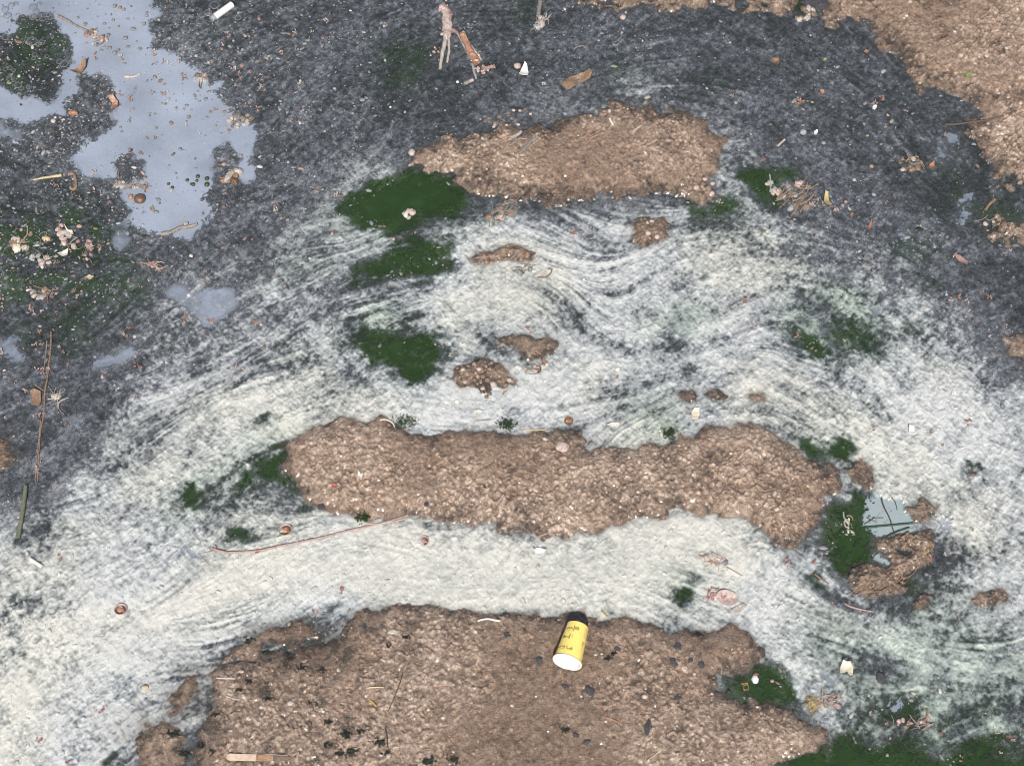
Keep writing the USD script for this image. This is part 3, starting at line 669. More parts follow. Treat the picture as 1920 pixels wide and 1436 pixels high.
# ------------------------------------------------------------------ things: looks
K = {}
for nm, col, kw in [
    ('tan_wood', (.34, .235, .155), dict(second=(.14, .095, .06))), ('dark_wood', (.085, .062, .045), {}), ('pale_wood', (.62, .47, .35), dict(var=.12, scale=120)),
    ('stained_wood', (.42, .26, .16), dict(var=.3)), ('grey_twig', (.27, .245, .22), dict(second=(.10, .085, .07))), ('olive_wood', (.17, .18, .115), {}),
    ('white_plastic', (.74, .725, .69), dict(var=.10, rough=.4, bump=.12)), ('white_paper', (.66, .63, .56), dict(var=.14, bump=.2)), ('cream_flesh', (.66, .59, .47), dict(var=.12, bump=.2)),
    ('salmon_petal', (.41, .265, .23), dict(second=(.23, .14, .12), trans=.15)), ('pale_petal', (.50, .40, .36), dict(second=(.30, .21, .18))), ('orange_leaf', (.40, .22, .135), dict(second=(.26, .11, .05), trans=.15)),
    ('red_petal', (.40, .115, .085), dict(second=(.2, .06, .05))), ('yellow_leaf', (.50, .42, .20), dict(trans=.15, var=.15)), ('green_leaf', (.22, .29, .10), dict(trans=.15, var=.15)), ('straw', (.52, .42, .25), dict(var=.2)),
    ('yellow_straw', (.46, .33, .09), dict(var=.2)), ('pink_root', (.38, .27, .24), dict(var=.25)), ('brown_seed', (.15, .085, .055), dict(rough=.35)), ('copper', (.44, .25, .165), dict(rough=.4, second=(.16, .075, .045))),
    ('copper_dark', (.15, .075, .05), dict(rough=.5)), ('grey_lump', (.24, .235, .23), dict(second=(.11, .105, .10))), ('sludge', (.225, .165, .125), dict(second=(.08, .058, .042), rough=.45, bump=.7)),
    ('black_lump', (.030, .030, .034), dict(rough=.45, second=(.09, .085, .085), bump=.9)), ('green_ball', (.045, .065, .035), dict(rough=.4)), ('algae', (.022, .026, .018), dict(rough=.6)), ('green_algae', (.020, .045, .014), dict(rough=.5)),
    ('brown_leaf', (.23, .145, .085), dict(second=(.11, .07, .045))), ('bark', (.30, .20, .13), dict(second=(.13, .085, .055), bump=.7)), ('pale_lump', (.46, .41, .36), dict(second=(.26, .22, .19))),
    ('cup_yellow', (.93, .72, .20), dict(var=.04, rough=.26, bump=.04, scale=60)), ('cup_white', (.82, .81, .79), dict(var=.03, rough=.4, bump=.03)), ('ink', (.055, .04, .02), dict(rough=.5, bump=0)),
    ('brown_print', (.42, .25, .06), dict(rough=.5, bump=0)), ('olive_stem', (.04, .06, .035), {}), ('dirty_grey', (.35, .36, .37), dict(second=(.18, .19, .20), bump=.5))]:
    K[nm] = M('thing_' + nm, col, **{**dict(rough=.55, var=.25, scale=260.0), **kw})
K['bubble'] = usdkit.material(stage, LOOK + 'bubble_skin', {
    't': ('transparent_bsdf', {'color': (.93, .94, .95)}), 'g': ('glossy_bsdf', {'color': (.9, .92, .95), 'roughness': .08}), 'd': ('diffuse_bsdf', {'color': (.33, .34, .36)}),
    'l': ('layer_weight', {'blend': .35}), 'm1': ('mix_closure', {'fac': .35}), 'm': ('mix_closure', {})},
    [('g.BSDF', 'm1.closure1'), ('d.BSDF', 'm1.closure2'), ('l.facing', 'm.fac'), ('t.BSDF', 'm.closure1'), ('m1.closure', 'm.closure2')], surface='m.closure')

# ------------------------------------------------------------------ shapes
def nz(p, k, seed):
    return meshkit.noise(np.asarray(p) * k + 31.7 * seed, seed) - 0.5

def lump(a, b, c, seed=0, sub=2, rough=.45, k=2.2):
    m = trimesh.creation.icosphere(subdivisions=sub)
    v = m.vertices * (1 + rough * nz(m.vertices, k, seed) + .5 * rough * nz(m.vertices, k * 2.3, seed + 5))[:, None]
    return v * [a, b, c], m.faces

def tube(pts, rad, sides=7, seed=0, rough=.18):
    P = np.asarray(pts, float)
    n = len(P)
    R = np.broadcast_to(np.asarray(rad, float), n)
    T = np.gradient(P, axis=0); T /= np.maximum(np.linalg.norm(T, axis=1, keepdims=True), 1e-9)
    up = np.array([0, 0, 1.0])
    S = np.cross(T, up); S /= np.maximum(np.linalg.norm(S, axis=1, keepdims=True), 1e-9)
    U = np.cross(S, T)
    a = np.arange(sides) / sides * 2 * np.pi
    g = np.random.default_rng(seed)
    rr = R[:, None] * (1 + rough * (g.random((n, sides)) - .5) * 2)
    V = P[:, None] + rr[..., None] * (np.cos(a)[None, :, None] * S[:, None] + np.sin(a)[None, :, None] * U[:, None])
    V = np.vstack([V.reshape(-1, 3), P[:1], P[-1:]])
    f = []
    for i in range(n - 1):
        for j in range(sides):
            q0, q1, q2, q3 = i * sides + j, i * sides + (j + 1) % sides, (i + 1) * sides + (j + 1) % sides, (i + 1) * sides + j
            f += [(q0, q2, q1), (q0, q3, q2)]
    for j in range(sides):
        f += [(n * sides, j, (j + 1) % sides), (n * sides + 1, (n - 1) * sides + (j + 1) % sides, (n - 1) * sides + j)]
    return V, np.array(f)

def plate(outline, thick=.0008, curl=0.0, seed=0, bumpy=.0):
    """thin piece with an outline (local metres), bowed by `curl` and crinkled"""
    o = np.asarray(outline, float)
    k = np.linspace(0, len(o), 4 * len(o), endpoint=False)
    oo = np.vstack([o, o[:1]])
    rimp = np.stack([np.interp(k, np.arange(len(oo)), oo[:, d]) for d in (0, 1)], 1)
    c = rimp.mean(0)
    n = len(rimp)
    size = np.ptp(o, axis=0).max()
    rings = [c[None] + (rimp - c) * s for s in (1, .66, .33)]
    xy = np.vstack(rings + [c[None]])
    t = np.linalg.norm(xy - c, axis=1) / size * 2
    zz = curl * size * t ** 2 + bumpy * size * nz(np.c_[xy / size * 3, np.zeros(len(xy))], 1.3, seed) * 2
    topv = np.c_[xy, zz + thick]
    bot = np.c_[xy, zz]
    f = []
    for r in range(2):
        for j in range(n):
            a0, a1, b0, b1 = r * n + j, r * n + (j + 1) % n, (r + 1) * n + j, (r + 1) * n + (j + 1) % n
            f += [(a0, a1, b1), (a0, b1, b0)]
    for j in range(n):
        f.append((2 * n + j, 2 * n + (j + 1) % n, 3 * n))
    f = np.array(f)
    if np.cross(rimp, np.roll(rimp, -1, 0)).sum() < 0 or ((rimp - c)[:, 0] * np.roll(rimp - c, -1, 0)[:, 1] - (rimp - c)[:, 1] * np.roll(rimp - c, -1, 0)[:, 0]).sum() < 0:
        f = f[:, ::-1]
    m = len(topv)
    sidef = []
    for j in range(n):
        j1 = (j + 1) % n
        sidef += [(j, m + j, m + j1), (j, m + j1, j1)]
    sidef = np.array(sidef)
    return np.vstack([topv, bot]), np.vstack([f, f[:, ::-1] + m, sidef])

def join(ms):
    vs, fs, o = [], [], 0
    for v, f in ms:
        vs.append(np.asarray(v)); fs.append(np.asarray(f) + o); o += len(v)
    return np.vstack(vs), np.vstack(fs)

def turn(m, rz=0.0, ry=0.0, rx=0.0, at=(0, 0, 0)):
    v = np.asarray(m[0], float)
    for a, (i, j) in ((rx, (1, 2)), (ry, (2, 0)), (rz, (0, 1))):
        if a:
            c, s = math.cos(a), math.sin(a)
            w = v.copy(); w[:, i] = c * v[:, i] - s * v[:, j]; w[:, j] = s * v[:, i] + c * v[:, j]; v = w
    return v + np.asarray(at, float), m[1]

# ------------------------------------------------------------------ telling look-alikes apart by what they lie next to
MARKS = [(1075, 1205, 'the yellow cup'), (227, 1144, 'the copper cap at lower left'), (536, 995, 'the copper cap above the reed'), (795, 1015, 'the pinkish cap in the channel'), (1066, 790, 'the small rust-brown cap'),
 (418, 26, 'the white plastic tube'), (68, 1057, 'the white cigarette filter'), (850, 70, 'the forked crusty branch'), (1586, 1253, 'the cream paper scrap'), (982, 135, 'the white triangular scrap'), (1080, 152, 'the ridged bark curl'),
 (1549, 378, 'the yellow pointed leaf'), (1500, 194, 'the orange star flower'), (262, 373, 'the dark brown ball'), (137, 212, 'the orange oval pebble'), (335, 431, 'the curled bark strip'), (248, 145, 'the elongated pale husk'),
 (60, 450, 'the yellowish debris heap'), (130, 448, 'the pinkish debris trail'), (69, 748, 'the ochre flake'), (97, 622, 'the top of the long twig'), (72, 900, 'the foot of the long twig'), (40, 965, 'the olive stick end'), (485, 1419, 'the wooden stick'),
 (1416, 1272, 'the white shell in the inlet'), (1525, 1318, 'the yellow dry grass'), (1560, 1312, 'the pinkish dry stems'), (1680, 1055, 'the S-shaped clump'), (1600, 1000, 'the clear green pool'), (1363, 1122, 'the pale disc'), (1340, 1050, 'the curdled foam tangle'),
 (1495, 370, 'the grey stick heap'), (945, 400, 'the twisted stick nest'), (767, 406, 'the fluffy white trio'), (940, 474, 'the dark sludge ridge'), (1215, 430, 'the pebbly nest'), (910, 710, 'the pebbly brown patch'), (995, 655, 'the flat mud patch in the froth'), (1310, 355, 'the knobbly clump'),
 (917, 1163, 'the bent white twig'), (1054, 838, 'the angular pinkish stone'), (1709, 808, 'the white squarish chip'), (1639, 204, 'the white bean-shaped bit'), (1529, 251, 'the white seed-like bit'), (1825, 229, 'the dark twig in the bank'), (1705, 308, 'the tan sludge clump'), (150, 132, 'the boat-shaped leaf'),
 (214, 195, 'the brown curled leaf'), (136, 46, 'the floating grey stick'), (455, 226, 'the brown seed crust'), (436, 332, 'the nut-like husks'), (376, 149, 'the knot of brown husks'), (370, 340, 'the green balls'), (90, 334, 'the yellowish stick'), (590, 1008, 'the long reed'), (1651, 1270, 'the black round blob'), (1855, 1122, 'the brown clump near the right edge'),
 (285, 502, 'the pink fibrous strand'), (380, 565, 'the film patch under the scum'), (230, 680, 'the narrow film patch at left'), (1465, 1030, 'the right tip of the middle bar'), (545, 890, 'the left tip of the middle bar'), (272, 1288, 'the orange-tan pebble'), (424, 1272, 'the thin white rod'), (1145, 1350, 'the rusty root'), (700, 370, 'the upper left green pool'), (750, 670, 'the lowest left green pool'),
 (1530, 8, 'the dark pit at the top edge'), (1813, 143, 'the lime leaf on the bank'), (1146, 230, 'the white straw on the upper bar'), (988, 275, 'the grey sticks on the upper bar'), (675, 891, 'the white speck on the middle bar'), (1740, 545, 'the thin green streak at right'), (1738, 1340, 'the forked twig in green water'), (1012, 1036, 'the shell-like scrap in the channel'), (725, 1385, 'the dark upright twig'), (705, 1290, 'the pale straw low on the bank')]
said_ = {}
def told(base, u, v):
    """BASE plus where it lies from the nearest thing that can be named; counted outward when several lie the same way"""
    for _, mu, mv, what in sorted((math.hypot(u - a, v - b), a, b, w) for a, b, w in MARKS)[:3]:
        dx, dy = u - mu, v - mv
        way = ('right of' if dx > 0 else 'left of') if abs(dx) > 2.4 * abs(dy) else ('below' if dy > 0 else 'above') if abs(dy) > 2.4 * abs(dx) else ('below and ' if dy > 0 else 'above and ') + ('right of' if dx > 0 else 'left of')
        near = math.hypot(dx, dy)
        how = 'touching and ' if near < 14 else 'just ' if near < 45 else '' if near < 110 else 'well '
        lab_ = f'{base} {how}{way} {what}'
        if lab_ not in said_:
            said_[lab_] = 1
            return lab_
    said_[lab_] += 1
    n_ = said_[lab_]
    order = {2: 'second', 3: 'third', 4: 'fourth', 5: 'fifth', 6: 'sixth', 7: 'seventh', 8: 'eighth', 9: 'ninth', 10: 'tenth', 11: 'eleventh', 12: 'twelfth', 13: 'thirteenth', 14: 'fourteenth', 15: 'fifteenth', 16: 'sixteenth'}.get(n_, 'yet another')
    return f'{order} {lab_}'

# ------------------------------------------------------------------ things: how they are put down
class T:
    """one thing: an Xform at its base (where the photograph shows it, on the surface there) whose children are its parts"""
    def __init__(s, name, label, cat, u, v, group=None, dz=0.0, z=None):
        x, y = to_ground(u, v)
        s.x, s.y = float(x), float(y)
        s.z = (zat(s.x, s.y) if z is None else z) + dz
        x, y = to_ground(u, v, s.z); s.x, s.y = float(x), float(y)
        s.path = '/World/' + numbered(name)
        X = UsdGeom.Xform.Define(stage, s.path)
        X.AddTranslateOp().Set(Gf.Vec3d(s.x, s.y, s.z))
        tag(X.GetPrim(), told(label, u, v) if group and cat == 'bubble' else label, cat, group)
        s.s = px(u, v)
        s.e = .004                                              # foreshortening is taken care of by to_ground
    def part(s, name, mesh, mat, smooth=40, parent=None, label=None):
        p = parent or s.path
        m = usdkit.mesh(stage, p + '/' + numbered(name, p), mesh, K[mat] if isinstance(mat, str) else mat, smooth=smooth)
        if label:
            tag(m.GetPrim(), label)
        return str(m.GetPath())
    def at(s, u, v, dz=0.0):
        """local coordinates of photograph pixels, resting on the surface"""
        u, v = np.atleast_1d(u), np.atleast_1d(v)
        out = []
        for a, b in zip(u, v):
            x, y = to_ground(a, b, s.z)
            out.append((float(x) - s.x, float(y) - s.y, zat(float(x), float(y)) - s.z + dz))
        return np.array(out)

def one(name, label, cat, u, v, mesh, mat, group=None, dz=0.0, smooth=40, kind=None):
    if group:
        label = told(label, u, v)
    x, y = (float(q_) for q_ in to_ground(u, v))
    z = max(zat(x, y), 0.0005) + dz
    x, y = (float(q_) for q_ in to_ground(u, v, z))
    m = usdkit.mesh(stage, '/World/' + numbered(name), mesh, K[mat], smooth=smooth)
    m.AddTranslateOp().Set(Gf.Vec3d(x, y, z))
    tag(m.GetPrim(), label, cat, group, kind)
    return m

def path(pts, n=14, wob=0.0, seed=0):
    p = np.asarray(pts, float)
    s = np.concatenate([[0], np.cumsum(np.linalg.norm(np.diff(p, axis=0), axis=1))])
    k = np.linspace(0, s[-1], n)
    from scipy.interpolate import PchipInterpolator
    q_ = np.stack([PchipInterpolator(s, p[:, d])(k) for d in (0, 1)], 1)
    g = np.random.default_rng(seed)
    return q_ + ndi.gaussian_filter1d(g.standard_normal((n, 2)), 1.2, axis=0) * wob

seed_n = [1000]
def nxt():
    seed_n[0] += 1
    return seed_n[0]

def stick(name, label, cat, pts, r, mat, group=None, r2=None, wob=.6, n=14, sink=.35, extra=None):
    """pts in photograph pixels, r its half thickness in pixels"""
    sd = nxt()
    P = path(pts, n, wob, sd)
    c = P[len(P) // 2]
    t = T(name, label, cat, c[0], c[1], group)
    rad = np.linspace(r, r if r2 is None else r2, n) * t.s
    L = t.at(P[:, 0], P[:, 1])
    hi = ndi.maximum_filter1d(L[:, 2], 3)
    L[:, 2] = ndi.gaussian_filter1d(np.maximum(L[:, 2], hi * .6), 1.5) + rad * (1 - 2 * sink + .3)
    t.part('stem', tube(L, rad, 8, sd), mat)
    for nm, q_, rr, mm in (extra or []):
        Q = path(q_, 8, wob * .6, nxt())
        l2 = t.at(Q[:, 0], Q[:, 1]); l2[:, 2] += rr * t.s
        t.part(nm, tube(l2, np.linspace(rr, rr * .6, 8) * t.s, 6, nxt()), mm)
    return t

def petals(s, seed, n, size, mat_curl=.35):
    """a little cluster of curled petals, sizes in metres"""
    g = np.random.default_rng(seed)
    ms = []
    for i in range(n):
        a, L, w = g.uniform(0, 6.28), size * g.uniform(.5, 1.0), size * g.uniform(.22, .45)
        o = np.array([(0, 0), (L * .35, w * .5), (L * .75, w * .45), (L, 0), (L * .7, -w * .5), (L * .3, -w * .4)])
        o += g.normal(0, size * .05, o.shape)
        ms.append(turn(plate(o, .0006, g.uniform(.1, mat_curl), seed + i, .12), a, g.uniform(-.7, .25), 0, (g.normal(0, size * .25), g.normal(0, size * .25), .0012 + g.random() * size * .2)))
    return join(ms)

def blob_outline(a, b, n, seed, jag=.25):
    g = np.random.default_rng(seed)
    t = np.linspace(0, 2 * np.pi, n, endpoint=False)
    r = 1 + jag * (g.random(n) - .5) * 2
    return np.stack([a * r * np.cos(t), b * r * np.sin(t)], 1)

# ------------------------------------------------------------------ the yellow paper cup
def cup():
    g_z = .0015 + float(np.max([zat(*(float(q_) for q_ in to_ground(u, v))) for u, v in ((1050, 1200), (1095, 1195), (1070, 1225), (1085, 1180), (1075, 1205))]))
    rb, rr, H = .0240, .0308, .0885
    z_axis_b, z_axis_m = g_z + rb - .0015, g_z + rr - .0015
    bx, by = (float(q_) for q_ in to_ground(1083.5, 1174, z_axis_b))
    mx, my = (float(q_) for q_ in to_ground(1065.0, 1236.0, z_axis_m))
    ea = np.array([mx - bx, my - by, z_axis_m - z_axis_b]); ea /= np.linalg.norm(ea)
    C = np.array([bx, by, z_axis_b])
    es = np.cross(np.array([0, 0, 1.0]), ea); es /= np.linalg.norm(es)
    if es[0] < 0:
        es = -es
    en = np.cross(ea, es)
    if en[2] < 0:
        en = -en
    base = C - np.array([0, 0, rb])
    Xf = UsdGeom.Xform.Define(stage, '/World/paper_cup'); Xf.AddTranslateOp().Set(Gf.Vec3d(*base))
    tag(Xf.GetPrim(), 'yellow paper cup with dark handwriting-like print lying on its side on the bottom bank', 'paper cup')
    def P(a, phi, r):
        a, phi, r = np.broadcast_arrays(np.asarray(a, float), phi, r)
        return C - base + a[..., None] * ea + (r * np.sin(phi))[..., None] * es + (r * np.cos(phi))[..., None] * en
    def rad(a):
        return rb + (rr - rb) * np.asarray(a) / H
    ph = np.linspace(0, 2 * np.pi, 65)[:-1]
    def worn(a, q_):
        a = np.clip(a, 0, None) / H
        return 1 + (.012 + .016 * a) * np.cos(2 * q_ + .3) - .05 * a ** 3 * np.exp(-((np.mod(q_ - .55 + np.pi, 2 * np.pi) - np.pi) / .3) ** 2)
    def wall(prof, close=False):
        prof = np.array(prof)
        V = np.stack([P(a, ph, r * worn(a, ph)) for a, r in prof])
        m, n = len(prof), len(ph)
        I = np.arange(m * n).reshape(m, n)
        J = np.roll(I, -1, 1)
        F = np.vstack([np.stack([I[:-1], J[:-1], J[1:]], -1).reshape(-1, 3), np.stack([I[:-1], J[1:], I[1:]], -1).reshape(-1, 3)])
        if close:
            F = np.vstack([F, np.stack([I[-1], J[-1], J[0]], -1), np.stack([I[-1], J[0], I[0]], -1)])
        m_ = trimesh.Trimesh(V.reshape(-1, 3), F, process=False); m_.fix_normals()
        return m_.vertices, m_.faces
    def part(name, mesh, mat, label=None, smooth=35):
        m = usdkit.mesh(stage, '/World/paper_cup/' + numbered(name, '/World/paper_cup'), mesh, K[mat], smooth=smooth)
        if label:
            tag(m.GetPrim(), label)
    aa = np.linspace(0.0005, H - .0025, 14)
    part('sleeve', wall([(a, rad(a)) for a in aa] + [(a, rad(a) - .0004) for a in aa[::-1]], True), 'cup_yellow', 'yellow printed outer wall of the cup')
    inn = np.linspace(.007, H - .001, 10)
    part('liner', wall([(a, rad(a) - .00045) for a in inn] + [(a, rad(a) - .0008) for a in inn[::-1]], True), 'cup_white', 'white inside of the cup')
    t = np.linspace(0, 2 * np.pi, 11)[:-1]
    part('rim', wall([(H + .0016 * math.cos(q_) - .0008, rr + .0006 + .0017 * math.sin(q_)) for q_ in t], True), 'cup_white', 'rolled white rim of the cup')
    # base, set in a few millimetres
    dv = np.vstack([P(.006, ph, rad(.006) - .0005), P([.006], [0.], [0.])]); n = len(ph)
    df = np.array([(i, (i + 1) % n, n) for i in range(n)])
    dv2 = dv + .0008 * ea
    part('base', (np.vstack([dv, dv2]), np.vstack([df, df[:, ::-1] + n + 1])), 'cup_white')
    # --- print: three lines across the cup (x: -1 left edge .. 1 right edge as seen, a: 0 base .. 1 mouth), pen strokes
    def stroke(pts, w=.0016, name='lettering', mat='ink'):
        q_ = np.array(pts, float)
        if mat == 'ink':
            q_[:, 0] = -.95 + (q_[:, 0] + .95) * 1.38
            a0 = .215 if q_[:, 1].mean() < .34 else .46 if q_[:, 1].mean() < .62 else .775
            q_[:, 1] = a0 + (q_[:, 1] - a0) * 1.3
        s = np.concatenate([[0], np.cumsum(np.linalg.norm(np.diff(q_, axis=0) * [1, 2.6], axis=1))])
        k = np.linspace(0, s[-1], max(4, int(s[-1] / .05)))
        x, a = np.interp(k, s, q_[:, 0]), np.interp(k, s, q_[:, 1]) * H
        phi = np.arcsin(np.clip(x, -.99, .99))
        r = rad(a) * worn(a, phi) + .0003
        d = np.stack([np.gradient(phi * r), np.gradient(a)], 1); d /= np.maximum(np.linalg.norm(d, axis=1, keepdims=True), 1e-9)
        nx_, na = -d[:, 1], d[:, 0]
        Lf = P(a + na * w / 2, phi + nx_ * w / 2 / r, r); Rt = P(a - na * w / 2, phi - nx_ * w / 2 / r, r)
        m = len(k)
        V = np.vstack([Lf, Rt])
        F = np.array([(i, i + 1, m + i + 1) for i in range(m - 1)] + [(i, m + i + 1, m + i) for i in range(m - 1)])
        return V, F
    def ring_(x, a, rx, ra):
        q_ = np.linspace(0, 2 * np.pi, 10)
        return [(x + rx * math.cos(w), a + ra * math.sin(w)) for w in q_]
    row1 = [[(-.93, .17), (-.90, .23), (-.97, .27)], [(-.84, .20), (-.78, .235), (-.70, .195), (-.62, .235), (-.54, .20), (-.50, .235), (-.44, .235)], [(-.40, .15), (-.38, .245), (-.40, .285)],
            [(-.30, .17), (-.29, .235)], ring_(-.17, .205, .065, .03), [(-.70, .265), (-.66, .272)], [(-.60, .27), (-.57, .275)]]
    row2 = [ring_(-.78, .465, .05, .022), [(-.86, .43), (-.80, .44), (-.74, .475), (-.66, .475), (-.58, .47), (-.52, .475)], [(-.50, .40), (-.48, .475), (-.50, .515)], [(-.38, .43), (-.35, .435)], [(-.36, .46), (-.32, .465)]]
    row3 = [[(-.97, .79), (-.91, .755), (-.86, .765)], [(-.86, .765), (-.78, .745), (-.70, .75), (-.62, .765)], [(-.58, .735), (-.57, .79), (-.62, .815)], [(-.46, .735), (-.43, .80), (-.36, .81)], [(-.36, .81), (-.28, .79), (-.20, .755), (-.15, .78), (-.20, .81), (-.26, .815)], [(-.74, .80), (-.70, .805)]]
    for row in (row1, row2, row3):
        part('lettering', join([stroke(s_) for s_ in row]), 'ink', smooth=False)
    small = []
    gg = np.random.default_rng(5)
    for a in np.linspace(.08, .34, 9):
        x = .72
        while x < .93:
            w = gg.uniform(.02, .06)
            small.append(stroke([(x, a), (x + w * .5, a + gg.uniform(-.008, .008)), (x + w, a)], .0007, mat='print')); x += w + .025
    for a in np.linspace(.46, .56, 5):
        small.append(stroke([(.74, a), (.80, a + .004), (.86, a)], .0012, mat='print'))
    for a in np.linspace(.62, .74, 4):
        small.append(stroke([(.76, a), (.84, a + .003)], .0006, mat='print'))
    part('small_print', join(small), 'brown_print', 'small brown print along the right side of the cup', smooth=False)
cup()

# ------------------------------------------------------------------ crimped caps
def cap(u, v, d_px, label, seed, mats=('copper', 'copper_dark', 'pale_petal')):
    t = T('round_cap', label, 'cap', u, v, 'round caps afloat on the froth', dz=-.001)
    R = d_px / 2 * t.s
    hgt = R * .5
    n = 63
    ph = np.arange(n) / n * 2 * np.pi
    prof = [(0.80, 0.0), (0.92, .12), (0.97, .5), (1.02, .95), (1.04, 1.0), (0.98, 1.0), (0.92, .55), (0.86, .22), (0.78, .16)]
    V = np.stack([np.stack([R * (r + (.03 * np.cos(21 * ph) if z > .4 else 0)) * np.cos(ph), R * (r + (.03 * np.cos(21 * ph) if z > .4 else 0)) * np.sin(ph), np.full(n, hgt * z)], 1) for r, z in prof])
    I = np.arange(len(prof) * n).reshape(len(prof), n); J = np.roll(I, -1, 1)
    F = np.vstack([np.stack([I[:-1], J[:-1], J[1:]], -1).reshape(-1, 3), np.stack([I[:-1], J[1:], I[1:]], -1).reshape(-1, 3)])
    t.part('rim', turn((V.reshape(-1, 3), F), seed, .10, -.08), mats[2])
    t.part('floor', turn(plate(blob_outline(R * .84, R * .84, 20, seed, .02), hgt * .18, .04, seed, .03), seed, .10, -.08, (0, 0, .0006)), mats[1])
    t.part('filling', turn(lump(R * .46, R * .52, hgt * .42, seed, 3, .5), seed, 0, 0, (-R * .18, R * .02, hgt * .3)), mats[0])
    t.part('fragment', turn(lump(R * .20, R * .42, hgt * .4, seed + 3, 2, .5), seed * .5 - .4, 0, 0, (R * .44, -R * .22, hgt * .3)), mats[0])
cap(227, 1144, 23, 'copper-brown round cap with bright rim in the cream froth at lower left', 1)
cap(536, 995, 24, 'copper-brown round cap just above the long reed in the froth', 2)
cap(795, 1015, 19, 'dull pinkish round cap in the froth channel below the middle bar', 3, ('pink_root', 'copper_dark', 'pale_petal'))
cap(1066.5, 790, 17, 'small rust-brown round cap in the froth at the top edge of the middle bar', 4, ('copper', 'copper_dark', 'bark'))
# ------------------------------------------------------------------ white and cream litter
def rod(name, label, cat, p0, p1, r, parts, group=None, lift=0.0):
    """a straight round rod from p0 to p1 (pixels), cut into coloured lengths: (part, from, to, look, radius factor)"""
    c = ((p0[0] + p1[0]) / 2, (p0[1] + p1[1]) / 2)
    t = T(name, label, cat, *c, group)
    e = t.at([p0[0], p1[0]], [p0[1], p1[1]])
    zz = max(e[0, 2], e[1, 2], 0) + r * t.s * .75 + lift
    e[:, 2] = zz
    for nm, f0, f1, mat, k in parts:
        q_ = e[0] + np.linspace(f0, f1, 6)[:, None] * (e[1] - e[0])
        t.part(nm, tube(q_, r * t.s * k, 14, nxt(), .02), mat)
    return t
rod('plastic_tube', 'white plastic tube with a grey end cap afloat near the top left', 'tube', (397, 40), (437, 12), 6.6,
    [('end_cap', 0, .16, 'dirty_grey', .92), ('tube', .16, .97, 'white_plastic', 1.0), ('end_ring', .97, 1.0, 'dirty_grey', .8)])
rod('cigarette_filter', 'white cigarette filter beside a dark hole in the froth at the left edge', 'cigarette end', (57, 1049), (80, 1064), 3.6, [('paper', .12, 1, 'white_paper', 1), ('burnt_end', 0, .12, 'cream_flesh', .97)])
rod('white_straw', 'short white straw lying on the upper brown bar', 'straw', (1143, 224), (1149, 236), 2.2, [('stem', 0, 1, 'white_paper', 1)])
rod('pinkish_straw', 'short pale straw in the scum right of the upper bar', 'straw', (1458, 275), (1471, 263), 2.2, [('stem', 0, 1, 'pale_petal', 1)])
rod('stub', 'pale capsule-shaped stub just below the forked debris branch', 'stub', (870, 160), (888, 152), 4, [('core', .05, .95, 'pale_petal', .8), ('sheath', 0.0, .5, 'grey_lump', 1)])
rod('white_rod', 'thin white rod at the left margin of the bottom mud bank', 'rod', (406, 1271), (441, 1272), 1.6, [('stem', 0, 1, 'pale_lump', 1)])

def scrap(name, label, cat, u, v, outline_px, mat, curl=.15, thick=1.2, bumpy=.06, group=None, dz=.0012, rx=0.0, ry=0.0):
    x, y = to_ground(u, v)
    o = []
    for a, b in outline_px:
        q_ = to_ground(u + a, v + b)
        o.append((float(q_[0] - x), float(q_[1] - y)))
    sd = nxt()
    return one(name, label, cat, u, v, turn(plate(o, thick * px(u, v), curl, sd, bumpy), 0, ry, rx), mat, group, dz=dz)
scrap('paper_scrap', 'torn cream paper scrap with two lobes in the froth at lower right', 'paper', 1586, 1253, [(-12, 11), (-11, -2), (-6, -14), (1, -11), (7, -11), (13, 0), (12, 14), (7, 15), (2, 5), (-4, 9)], 'cream_flesh', .22, 1.6)
scrap('white_scrap', 'white triangular scrap with brown stain marks in the grey scum up top', 'scrap', 982, 135, [(-9, 11), (-5, -2), (2, -12), (6, -9), (9, 5), (8, 11)], 'white_plastic', .3, 2.2)
scrap('white_scrap', 'white shard at the top edge of the middle bar, right of the small cap', 'scrap', 1149, 796, [(-12, 2), (-2, -3), (11, -2), (12, 3), (0, 4)], 'white_paper', .15, 1.5)
scrap('white_scrap', 'pale white shell-like scrap in the channel below the middle bar', 'scrap', 1012, 1036, [(-11, -3), (-6, -7), (4, -6), (12, -2), (4, 2), (2, 9), (-7, 7)], 'white_plastic', .3, 2)
scrap('white_scrap', 'white squarish chip on the froth far right of the middle bar', 'scrap', 1709, 808, [(-6, -8), (2, -7), (4, 0), (9, 7), (0, 9), (-6, 5)], 'white_plastic', .2, 4)
scrap('white_scrap', 'bright white speck on the left part of the middle bar', 'scrap', 675, 891, [(-6, 5), (-2, -6), (2, 0), (6, -3), (4, 5), (0, 3)], 'white_plastic', .4, 1.5)
scrap('white_scrap', 'small white bean-shaped bit in the scum below the corner bank', 'scrap', 1639, 204, oval(0, 0, 4.5, 3, -20, 8), 'white_plastic', .3, 4)
scrap('white_scrap', 'small white seed-like bit in the scum right of the upper bar', 'scrap', 1529, 251, oval(0, 0, 4.5, 3, -40, 8), 'white_plastic', .3, 4)
scrap('white_scrap', 'thick cream chip in the froth by the right end of the middle bar', 'scrap', 1304, 777, [(-7, 10), (-8, -2), (-2, -10), (6, -8), (8, 2), (4, 10)], 'cream_flesh', .1, 6)
scrap('white_scrap', 'faint white chip in the froth over the left half of the middle bar', 'scrap', 857, 757, oval(0, 0, 5, 5, 0, 7), 'white_paper', .2, 2)
scrap('white_scrap', 'white sliver in the cream froth just above the middle bar', 'scrap', 898, 773, [(-8, -2), (0, -4), (8, -1), (2, 3)], 'white_paper', .2, 2)
